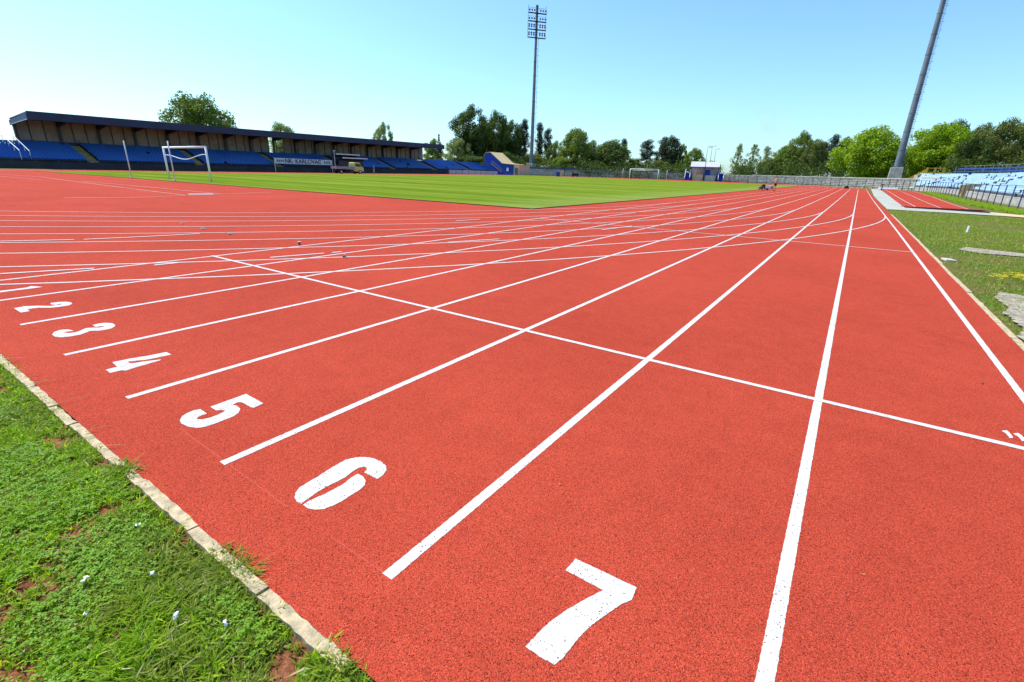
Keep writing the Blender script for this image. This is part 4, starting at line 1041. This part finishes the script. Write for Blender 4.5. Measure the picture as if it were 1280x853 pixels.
b = MB(); b.add([(2.45,-.78,2.03),(2.45,.78,2.03),(2.79,.78,1.46),(2.79,-.78,1.46),(2.47,-.78,2.05),(2.47,.78,2.05),(2.81,.78,1.48),(2.81,-.78,1.48)], [(0,3,2,1),(4,5,6,7),(0,1,5,4),(1,2,6,5),(2,3,7,6),(3,0,4,7)]); b.build('windscreen', M['lampglass'], tk)
b = MB(); b.box(-3.3,.9,-.95,.95,.86,.98); b.box(-3.3,.9,-.98,-.93,.98,1.36); b.box(-3.3,.9,.93,.98,.98,1.36); b.box(-3.32,-3.27,-.93,.93,.98,1.36); b.box(.86,.92,-.93,.93,.98,1.6)
for x_ in (-2.3,-1.2,-.1): b.box(x_-.04,x_+.04,-1.0,-.98,.95,1.38); b.box(x_-.04,x_+.04,.98,1.0,.95,1.38)
b.build('flatbed', M['truckbed'], tk)
b = MB(); b.box(-3.2,3.0,-.42,-.30,.55,.75); b.box(-3.2,3.0,.30,.42,.55,.75); b.box(-1.2,.1,-.8,-.45,.35,.8); b.box(-1.2,.1,.45,.8,.35,.8); b.box(3.3,3.42,-.85,.85,.42,.6); b.build('chassis', M['rubber'], tk)
for x_ in (2.35, -2.25):
    for s_ in (-1, 1):
        b = MB(); b.tube([(x_,s_*.66,.36),(x_,s_*.9,.36)], .36, 20); w_ = b.build('wheel', M['rubber'], tk)
        b = MB(); b.tube([(x_,s_*.9,.36),(x_,s_*.925,.36)], .18, 14); b.build('hub', M['dirtywhite'], w_)
b = MB(); b.box(-2.6,-1.9,-.5,.4,.99,1.5); b.box(-1.6,-.9,-.3,.5,.99,1.3); b.build('load', M['black'], tk, bevel=.08)

# ------------------------------------------------------------------ people
def skin_mesh(name, verts, edges, radii, m, parent=None, root=0, sub=2):
    me = bpy.data.meshes.new(name); me.from_pydata(verts, edges, []); me.materials.append(m)
    o = bpy.data.objects.new(name, me); C.objects.link(o)
    sk_ = o.modifiers.new('skin', 'SKIN'); sk_.use_smooth_shade = True
    for i, r_ in enumerate(radii):
        v = me.skin_vertices[0].data[i]; v.radius = (r_, r_) if not isinstance(r_, tuple) else r_; v.use_root = (i == root)
    o.modifiers.new('sub', 'SUBSURF').levels = sub; o.modifiers['sub'].render_levels = sub
    dg = bpy.context.evaluated_depsgraph_get(); m2 = bpy.data.meshes.new_from_object(o.evaluated_get(dg))
    bpy.data.objects.remove(o); o = bpy.data.objects.new(name, m2); C.objects.link(o); m2.materials.clear(); m2.materials.append(m)
    if parent: o.parent = parent
    return o
def person(loc, rz, H, label, arms, legs, top, bottom, lean=0):
    k = H/1.78
    root = empty('person', loc, label, 'person', rz=rz)
    # facing +x, y to the left
    V = []; E_ = []; Rr = []
    def add(p, r_, par=None):
        V.append(tuple(k*c for c in p)); Rr.append(r_*k if not isinstance(r_, tuple) else (r_[0]*k, r_[1]*k))
        if par is not None: E_.append((par, len(V)-1))
        return len(V)-1
    pel = add((0,0,.95), (.125,.16)); wa = add((lean*.3,0,1.10), (.115,.15), pel); ch = add((lean*.7,0,1.30), (.13,.185), wa); nb = add((lean,0,1.45), (.08,.11), ch); nk = add((lean+.01,0,1.52), .055, nb)
    hd = add((lean+.03,0,1.60), .085, nk); h2 = add((lean+.03,0,1.68), .095, hd); h3 = add((lean+.02,0,1.755), .06, h2)
    J = {}
    for s_, A in zip((1, -1), arms):
        sh = add((lean*.95, s_*.17, 1.41), .070, ch); el = add(A[0], .047, sh); wr = add(A[1], .034, el); ha = add(A[2], .036, wr)
        tip = add(tuple(A[2][i]*1.0+(A[2][i]-A[1][i])*1.1 for i in range(3)), .014, ha)
    for s_, G in zip((1, -1), legs):
        hp = add((0, s_*.09, .88), .098, pel); kn = add(G[0], .062, hp); an = add(G[1], .042, kn); he = add((G[1][0]+.01, G[1][1], .045), .042, an); to = add((G[1][0]+.18, G[1][1]+s_*.02, .03), .030, he)
        J[s_] = (hp, kn, an)
    body = skin_mesh('body', V, E_, Rr, M['skin'], root)
    # face: nose, eyes, ears
    b = MB(); b.add([tuple(k*c for c in p) for p in ((lean+.115,-.012,1.625),(lean+.115,.012,1.625),(lean+.14,0,1.632),(lean+.112,0,1.675))], [(0,1,2),(1,3,2),(3,0,2),(0,3,1)]); b.build('nose', M['skin'], root)
    for s_ in (-1, 1):
        b = MB(); b.tube([(k*(lean+.11),k*s_*.034,k*1.675),(k*(lean+.122),k*s_*.034,k*1.675)], .010*k, 8); b.build('eye', M['black'], root)
        b = MB(); b.tube([(k*(lean+.02),k*s_*.09,k*1.66),(k*(lean+.025),k*s_*.107,k*1.665)], .024*k, 8); b.build('ear', M['skin'], root)
    hv = [tuple(k*c for c in p) for p in ((lean+.0,0,1.66),(lean+.01,0,1.735),(lean-.02,0,1.78))]
    skin_mesh('hair', hv, [(0,1),(1,2)], [.092*k,.108*k,.06*k], M['hair'], root)
    # shorts / trousers
    V2 = [V[pel], tuple(k*c for c in (0,0,1.04))]; E2 = [(0, 1)]; R2 = [.19*k, .17*k]
    for s_ in (1, -1):
        hp, kn, an = J[s_]; a_ = Vector(V[hp]); b_ = Vector(V[kn]); c_ = Vector(V[an]); i0 = len(V2)
        V2 += [tuple(a_), tuple(a_.lerp(b_, .75))]; R2 += [.13*k, .11*k]; E2 += [(0, i0), (i0, i0+1)]
        if bottom[1]:
            V2 += [tuple(b_), tuple(b_.lerp(c_, .92))]; R2 += [.080*k, .062*k]; E2 += [(i0+1, i0+2), (i0+2, i0+3)]
    skin_mesh('trousers' if bottom[1] else 'shorts', V2, E2, R2, bottom[0], root)
    if top:
        V3 = [V[pel], V[wa], V[ch], tuple(Vector(V[nb])-Vector((0,0,.02)))]; E3 = [(0,1),(1,2),(2,3)]; R3 = [.19*k,.185*k,.225*k,.12*k]
        for s_, A in zip((1, -1), arms):
            i0 = len(V3); sh = Vector((lean*.95, s_*.17, 1.41))*k; el = Vector(A[0])*k
            V3 += [tuple(sh), tuple(sh.lerp(el, .7))]; R3 += [.092*k, .072*k]; E3 += [(2, i0), (i0, i0+1)]
        skin_mesh('shirt', V3, E3, R3, top, root)
    for s_, G in zip((1, -1), legs):
        V4 = [tuple(k*c for c in p) for p in ((G[1][0]-.03, G[1][1], .05), (G[1][0]+.09, G[1][1]+s_*.01, .05), (G[1][0]+.2, G[1][1]+s_*.02, .04))]
        skin_mesh('shoe', V4, [(0,1),(1,2)], [.052*k,.048*k,.036*k], M['black'], root)
    return root
a1 = ((( .05,.25,1.14), (.28,.20,1.10), (.36,.19,1.12)), ((-.02,-.26,1.14), (.20,-.22,1.05), (.28,-.21,1.06)))
l1 = (((.05,.11,.48), (.02,.13,.08)), ((-.02,-.12,.48), (-.10,-.14,.08)))
person((-9.75, 69.4, gzf(-9.7, 69)+.01), R(212), 1.78, 'bare-chested person in black shorts standing at the track edge beside the mower', a1, l1, None, (M['black'], False), .02)
a2_ = (((.06,.24,1.16), (.16,.20,.93), (.19,.19,.86)), ((-.05,-.24,1.16), (-.02,-.24,.92), (0,-.24,.84)))
l2_ = (((.10,.10,.49), (.12,.11,.08)), ((-.04,-.10,.49), (-.14,-.10,.09)))
yp = 86.9/math.tan(-azel(467.5, 214)[0])
person((-88.2, yp, gzf(-88, yp)+.01), R(80), 1.82, 'person in blue shirt and grey trousers walking in front of the covered stand', a2_, l2_, M['bluecloth'], (M['greycloth'], True), .02)

# ------------------------------------------------------------------ mower
q = at(956, 240, 70.5)
mw = empty('lawn_mower', (q.x, q.y, gzf(q.x, q.y)+.04), 'dark petrol lawn mower with blue-grey grass box beside the bare-chested person', 'mower', rz=R(155))
b = MB(); b.box(-.1,.75,-.34,.34,.14,.34); b.box(.05,.6,-.24,.24,.34,.46); b.build('deck', M['rubber'], mw, bevel=.05)
b = MB(); b.tube([(.3,0,.46),(.3,0,.62),(.3,0,.70)], [.2,.19,.1], 14); b.box(.1,.5,-.12,.12,.46,.58); b.build('engine', M['black'], mw)
b = MB(); b.prism([(-.12,.22),(-.12,.56),(-.35,.64),(-.85,.5),(-.88,.2)], -.3, .3, 'y'); b.build('grass_box', M['greycloth'], mw, bevel=.04)
for x_ in (.62, -.02):
    for s_ in (-1, 1):
        b = MB(); b.tube([(x_, s_*.36, .13),(x_, s_*.42, .13)], .13, 16); w_ = b.build('wheel', M['rubber'], mw)
        b = MB(); b.tube([(x_, s_*.42, .13),(x_, s_*.43, .13)], .06, 10); b.build('hub', M['whitemetal'], w_)
b = MB()
for s_ in (-1, 1): b.tube([(.0, s_*.22, .34), (-.5, s_*.22, .75), (-.95, s_*.22, 1.02)], .016, 8)
b.tube([(-.95,-.22,1.02),(-.95,.22,1.02)], .016, 8); b.build('handle', M['darksteel'], mw)

# ================================================================== TREES
def crown_cards(centers, radii, per, leaf, seed, up=.25, asp=1.0):
    r_ = np.random.default_rng(seed); out = []
    for c, rd, n in zip(centers, radii, per):
        d = r_.normal(size=(n, 3)); d /= np.linalg.norm(d, axis=1)[:, None]
        rr = r_.random(n)**.38; p = np.array(c)+d*rr[:, None]*np.array(rd)
        nr = d*.9+r_.normal(size=(n, 3))*.55+np.array([0, 0, up]); nr /= np.linalg.norm(nr, axis=1)[:, None]
        t = np.cross(nr, r_.normal(size=(n, 3))); t /= np.linalg.norm(t, axis=1)[:, None]; b_ = np.cross(nr, t)
        s_ = leaf*r_.uniform(.6, 1.35, n)[:, None]
        q = np.stack([p-t*s_*.9, p-b_*s_*.42+nr*s_*.1, p+t*s_*.9, p+b_*s_*.42+nr*s_*.1], 1)
        q[:, :, 2] = p[:, None, 2]+(q[:, :, 2]-p[:, None, 2])*asp
        out.append(q)
    Q = np.concatenate(out); n = len(Q); return Q.reshape(-1, 3), np.arange(n*4).reshape(n, 4)
def proto(kind, seed):
    """unit tree: height 1, crown radius 1 in x,y. returns crown (V,F) and trunk MB"""
    r_ = random.Random(seed); cs = []; rd = []; per = []; tr = MB(); leaf = .05
    if kind in ('broad', 'tall', 'open'):
        lo, n, wsc = {'broad': (.10, 74, 1), 'tall': (.12, 64, 1), 'open': (.16, 44, 1)}[kind]
        for i in range(n):
            f = (i+.5)/n; th = i*2.39996+r_.uniform(-.4, .4); zz = 1-2*f   # sphere fib
            sh = 1+.16*math.sin(2*th+seed)+.12*math.sin(3*th+seed*2+3*zz)
            rad = math.sqrt(max(0, 1-zz*zz)); q = r_.uniform(.62, .84) if r_.random() < .8 else r_.uniform(.2, .5)
            rad = rad*q*sh; z = lo+.5*(1-lo)+.5*(1-lo)*zz*q*1.12*r_.uniform(.93, 1.06)
            if kind != 'tall' and zz < 0: rad *= 1.02
            s_ = r_.uniform(.15, .27)
            if kind == 'open': s_ *= .95
            cs.append((rad*math.cos(th), rad*math.sin(th), z)); rd.append((s_*1.15, s_*1.15, s_*.62*(.7 if kind != 'tall' else .6))); per.append(int(105*(s_/.2)**2))
        leaf = .046
        tr.tube([(0,0,-.02),(.02,.01,.15),(.0,.02,.4),(.03,0,.78)], [.05,.042,.03,.008], 9)
        for k in range(9):
            a = k*2.4; z = .2+.05*k; c_ = r_.choice(cs); tr.tube([(.01,.01,z), (.45*c_[0], .45*c_[1], z*.5+.5*c_[2]-.03), tuple(c_)], [.018,.011,.003], 6)
    elif kind == 'poplar':
        for i in range(46):
            z = .12+.86*(i+.5)/46; w_ = (.75+.25*math.sin(i*1.7+seed))*math.sin(math.pi*min(1, (z*.80+.14)))**.7; a = i*2.4+r_.uniform(-.5, .5); q = r_.uniform(.15, .85)
            cs.append((w_*q*math.cos(a), w_*q*math.sin(a), z)); s_ = r_.uniform(.14, .30); rd.append((s_, s_, s_*.24)); per.append(46)
        leaf = .06; tr.tube([(0,0,-.02),(0,.02,.5),(0,0,.95)], [.06,.04,.008], 8)
        for k in range(10): c_ = r_.choice(cs); tr.tube([(0,.01,max(.08, c_[2]-.2)), c_], [.02,.004], 5)
    elif kind == 'conifer':
        for i in range(16):
            z = .10+.88*i/16; w_ = (1-z)**.85*1.0; nb = max(2, int(9*w_))
            for k in range(nb):
                a = 2*math.pi*k/nb+i*1.1; q = .55
                cs.append((w_*q*math.cos(a), w_*q*math.sin(a), z-.03*w_)); rd.append((w_*.42+.05, w_*.42+.05, .028)); per.append(int(34+40*w_))
        leaf = .06; tr.tube([(0,0,-.02),(0,0,.97)], [.05,.008], 8)
    elif kind == 'pine':
        for i in range(30):
            z = .30+.68*(i+.5)/30+r_.uniform(-.03, .03); w_ = .95*math.sin(math.pi*min(1, max(.05, (z-.18)/.86)))**.6*(1.12-.55*z); a = i*2.4+r_.uniform(-.6, .6); q = r_.uniform(.25, .85)
            cs.append((w_*q*math.cos(a), w_*q*math.sin(a), z)); s_ = r_.uniform(.26, .42); rd.append((s_, s_, .06)); per.append(110)
        leaf = .045; tr.tube([(0,0,-.02),(.03,0,.4),(0,.02,.93)], [.055,.042,.01], 8)
        for c_ in cs[::2]: tr.tube([(0,0,c_[2]-.06), c_], [.016,.005], 5)
    V, F = crown_cards(cs, rd, [int((2.5 if kind in ('tall', 'pine', 'open') else 1.9)*q) for q in per], leaf*.92, seed, asp={'broad': .5, 'tall': .38, 'open': .5, 'poplar': .3, 'conifer': .3, 'pine': .4}[kind])
    # leaves are sized for the crown radius; the caller scales z separately, so shrink them in z
    return V, F, tr
PC = {}
def tree(px, py, hw, dist, kind, leafm, name, label, seed=0, group='trees beyond the stadium', base_py=None):
    c = at(px, py, dist); c0 = at(px, 218, dist); g = gzf(c0.x, c0.y)
    x, y = (c.x+c0.x)/2, (c.y+c0.y)/2
    H = (c.z-g)*1.0; rad = dist*abs(azel(px+hw, (py+210)/2)[0]-azel(px-hw, (py+210)/2)[0])/2
    root = empty(name, (x, y, g-.05), label, 'tree', rz=seed*1.7, group=group)
    key = (kind, leafm, seed % 3)
    if key not in PC:
        V, F, tr = proto(kind, 10+seed % 3*7+len(kind)); PC[key] = (mesh_np('crown', V, F, M[leafm], root), tr.build('trunk', M['bark'], root, True))
        cr, tk_ = PC[key]
    else:
        cr = PC[key][0].copy(); tk_ = PC[key][1].copy()
        for o_ in (cr, tk_): C.objects.link(o_); o_.parent = root
    root.scale = (rad*1.06, rad*1.06, H)
    return root
BT = 'broadleaf_tree'
TR = [
 (252,118,45,134,'broad','leafmid',BT,'large round-crowned tree rising behind the covered stand roof',1),
 (356,152,20,150,'open','leafpale',BT,'small pale tree top showing above the middle of the covered stand roof',2),
 (480,153,13,190,'open','leafpale',BT,'thin pale tree top above the right part of the covered stand roof',0),
 (549,165,7,196,'conifer','needle','conifer_tree','slim dark conifer just beyond the right end of the covered stand',0),
 (541,172,13,205,'open','leafmid',BT,'light green tree beside the slim conifer at the roof end',1),
 (367,172,26,140,'broad','leafdark',BT,'dark tree seen through the opening in the stand wall',0),
 (588,131,24,196,'tall','leafdark',BT,'tallest dark tree in the left centre cluster',0),
 (572,172,18,190,'open','leafpale',BT,'low pale tree in front of the tallest dark tree',1),
 (603,150,18,206,'tall','leafdark',BT,'dark tree filling the gap right of the tallest tree',1),
 (622,137,18,200,'open','leafdark',BT,'loose-crowned dark tree right of the tallest one',2),
 (638,150,15,204,'tall','leafdark',BT,'dark tree left of the floodlight mast',0),
 (655,150,10,206,'pine','needle','pine_tree','dark pine directly left of the floodlight mast',1),
 (648,158,12,214,'pine','needle','pine_tree','lower dark pine behind the trees left of the mast',0),
 (674,154,9,204,'pine','needle','pine_tree','pointed pine directly right of the floodlight mast',2),
 (684,162,9,206,'pine','needle','pine_tree','smaller pine, second right of the floodlight mast',0),
 (694,176,11,200,'open','leafmid',BT,'light green tree between the pines and the round maple',0),
 (718,161,23,195,'broad','leafmid',BT,'round green tree right of the floodlight mast',2),
 (738,174,13,203,'open','leafmid',BT,'thin crowned tree right of the round green tree',1),
 (763,175,26,197,'broad','leafdark',BT,'wide bushy dark tree behind the far wall',0),
 (779,174,8,206,'pine','needle','pine_tree','small pine poking out behind the wide bushy tree',2),
 (791,198,12,200,'broad','leafmid',BT,'low light green bush between the bushy tree and the pines',1),
 (808,176,14,200,'pine','needle','pine_tree','lone dark pine with an open crown',0),
 (829,172,13,203,'pine','needle','pine_tree','left of the two tallest dark pines near the platform',1),
 (839,169,15,198,'tall','needle','pine_tree','dense dark pine, tallest near the platform',2),
 (851,180,9,210,'open','leafmid',BT,'light tree right of the tallest dark pine',0),
 (868,184,13,205,'open','leafmid',BT,'round tree above the platform roof',2),
 (822,200,14,196,'broad','leafolive',BT,'low shrubby tree at the foot of the pines',0),
 (848,203,12,196,'broad','leafmid',BT,'low shrubby tree left of the platform',1),
 (895,203,7,215,'open','leafdark',BT,'small dark tree right of the platform roof',1),
 (922,180,11,215,'poplar','leafpale','poplar_tree','leftmost pale poplar right of the sky gap',0),
 (941,180,11,215,'poplar','leafpale','poplar_tree','second pale poplar right of the sky gap',1),
 (957,183,11,212,'poplar','leafpale','poplar_tree','third pale poplar, half hidden by the darker trees',2),
 (930,207,14,200,'broad','leafdark',BT,'low dark bush below the poplars',2),
 (962,198,18,198,'broad','leafolive',BT,'olive green round tree right of the poplars',1),
 (981,181,20,200,'broad','leafmid',BT,'mid green tree sloping up behind the mower',0),
 (1001,163,17,202,'tall','leafmid',BT,'tree with a knob-like top above its neighbours',2),
 (1017,172,17,198,'tall','leafolive',BT,'dull olive tree right of the knob-topped one',1),
 (1040,169,13,206,'pine','needle','pine_tree','dark pine left of the big bright maple',1),
 (1053,171,13,204,'tall','needle','pine_tree','dark pine just behind the left edge of the bright maple',0),
 (1028,178,15,212,'pine','needle','pine_tree','dark pine between the olive tree and the bright maple',2),
 (1088,158,44,172,'broad','leafbright','maple_tree','big bright green maple left of the right-hand floodlight mast',0),
 (1172,155,46,176,'broad','leafbright','maple_tree','big bright green maple right of the right-hand floodlight mast',2),
 (1186,151,30,190,'broad','leafdark',BT,'dark tree top behind the right-hand maple',1),
 (1222,154,26,180,'tall','leafolive',BT,'olive tree behind the upper rows of the pale blue stand',0),
 (1250,149,34,172,'broad','leafolive',BT,'broad olive willow-like tree behind the right stand',1),
 (1290,148,34,168,'broad','leafolive',BT,'olive tree cut by the right edge of the frame',2),
 (1215,172,30,165,'broad','leafdark',BT,'dark low tree in the shade behind the stand',2),
 (1150,176,22,190,'broad','leafdark',BT,'dark tree behind the mast base',0),
 (1110,180,26,192,'broad','leafdark',BT,'dark tree between the two bright maples',1),
 (590,195,26,186,'broad','leafdark',BT,'dark undergrowth tree behind the stair tunnel',2),
 (630,190,24,192,'broad','leafdark',BT,'dark undergrowth tree right of the stair tunnel',0),
 (665,192,20,196,'broad','leafolive',BT,'dull low tree behind the mast foot',1),
 (700,196,18,190,'broad','leafmid',BT,'low leafy tree left of the round green tree',2),
 (742,200,18,190,'broad','leafdark',BT,'low dark tree between the round and the bushy trees',0),
]
for t in TR: tree(*t[:8], seed=t[8])
# belt of undergrowth behind the wall, an unbroken hedge mass
r_ = np.random.default_rng(5); cs = []; rd = []; per = []
for px1 in np.arange(545, 1290, 5.5):
    if 898 < px1 < 914: hh = 3.0
    else: hh = 3.2+2.8*r_.random() if px1 < 880 else 4.2+3.5*r_.random()
    d = 178+r_.uniform(0, 14)
    if px1 > 1180: d = 158+r_.uniform(0, 8)
    p = at(px1, 215, d); g = gzf(p.x, p.y)
    for z in np.arange(.6, hh, 1.2): cs.append((p.x+r_.uniform(-1, 1), p.y+r_.uniform(-1, 1), g+z)); rd.append((2.0, 2.0, 1.2)); per.append(60)
V, F = crown_cards(cs, rd, per, .32, 8)
tag(mesh_np('undergrowth', V, F, M['leafdark']), 'continuous dark undergrowth behind the far wall', 'bushes', None, 'stuff')

# ------------------------------------------------------------------ faint smoke plume
p = at(950, 205, 330); b = MB(); z1 = at(955, 130, 330).z
b.tube([(0,0,p.z), (1,0,p.z+(z1-p.z)*.3), (3,0,p.z+(z1-p.z)*.65), (2,0,z1-3), (2,0,z1)], [4,6.5,10.5,10,3], 14); sm = b.build('smoke', None or M['black'], None, True)
sm.location = (p.x, p.y, 0); tag(sm, 'faint pale smoke plume rising in the sky above the trees', 'smoke', None, 'stuff')
m = bpy.data.materials.new('smoke_air'); m.use_nodes = True; t = m.node_tree; t.nodes.clear()
out = t.nodes.new('ShaderNodeOutputMaterial'); pv = t.nodes.new('ShaderNodeVolumePrincipled'); pv.inputs['Color'].default_value = (.95,.92,.92,1)
tc = t.nodes.new('ShaderNodeTexCoord'); nz = t.nodes.new('ShaderNodeTexNoise'); nz.inputs['Scale'].default_value = .12; nz.inputs['Detail'].default_value = 2
t.links.new(tc.outputs['Object'], nz.inputs['Vector']); mr = t.nodes.new('ShaderNodeMapRange'); mr.inputs[1].default_value = .42; mr.inputs[2].default_value = .8; mr.inputs[3].default_value = 0; mr.inputs[4].default_value = .032
t.links.new(nz.outputs[0], mr.inputs[0]); t.links.new(mr.outputs[0], pv.inputs['Density']); t.links.new(pv.outputs[0], out.inputs['Volume'])
sm.data.materials.clear(); sm.data.materials.append(m)
sc.cycles.volume_step_rate = 4; sc.cycles.volume_max_steps = 64

# ================================================================== LIGHT, SKY, CAMERA
SUN_AZ, SUN_EL = R(-97), R(56)          # azimuth from +Y towards +X
w = bpy.data.worlds.new('World'); sc.world = w; w.use_nodes = True; nt = w.node_tree
sky = nt.nodes.new('ShaderNodeTexSky'); sky.sky_type = 'NISHITA'; sky.sun_disc = False
sky.sun_elevation = SUN_EL; sky.sun_rotation = SUN_AZ; sky.altitude = 100; sky.air_density = 1.0; sky.dust_density = 1.0; sky.ozone_density = 2.0
bg = nt.nodes['Background']; bg.inputs[1].default_value = .15; tn = nt.nodes.new('ShaderNodeMix'); tn.data_type = 'RGBA'; tn.blend_type = 'MULTIPLY'; tn.inputs[0].default_value = 1; tn.inputs[7].default_value = (.78, 1.06, 1.20, 1)
nt.links.new(sky.outputs[0], tn.inputs[6]); nt.links.new(tn.outputs[2], bg.inputs[0])
L = bpy.data.lights.new('sun', 'SUN'); L.energy = 4.4; L.angle = R(.53); L.color = (1, .96, .90)
lo = bpy.data.objects.new('sun', L); C.objects.link(lo)
d = Vector((math.sin(SUN_AZ)*math.cos(SUN_EL), math.cos(SUN_AZ)*math.cos(SUN_EL), math.sin(SUN_EL)))
lo.rotation_euler = d.to_track_quat('Z', 'Y').to_euler(); lo.location = (-60, -20, 80)
cam = bpy.data.cameras.new('camera'); co = bpy.data.objects.new('camera', cam); C.objects.link(co)
cam.sensor_width = 36; cam.lens = FPX/1280*36; cam.clip_start = .05; cam.clip_end = 9000
co.matrix_world = Matrix(((RGT.x, UPV.x, -FWD.x, CX0), (RGT.y, UPV.y, -FWD.y, 0), (RGT.z, UPV.z, -FWD.z, CH), (0, 0, 0, 1)))
sc.camera = co
vs = sc.view_settings; vs.view_transform = 'Standard'; vs.look = 'None'; vs.gamma = 1; vs.exposure = .42; vs.use_curve_mapping = False
sc.display_settings.display_device = 'sRGB'
sc.cycles.max_bounces = 6; sc.cycles.transparent_max_bounces = 8
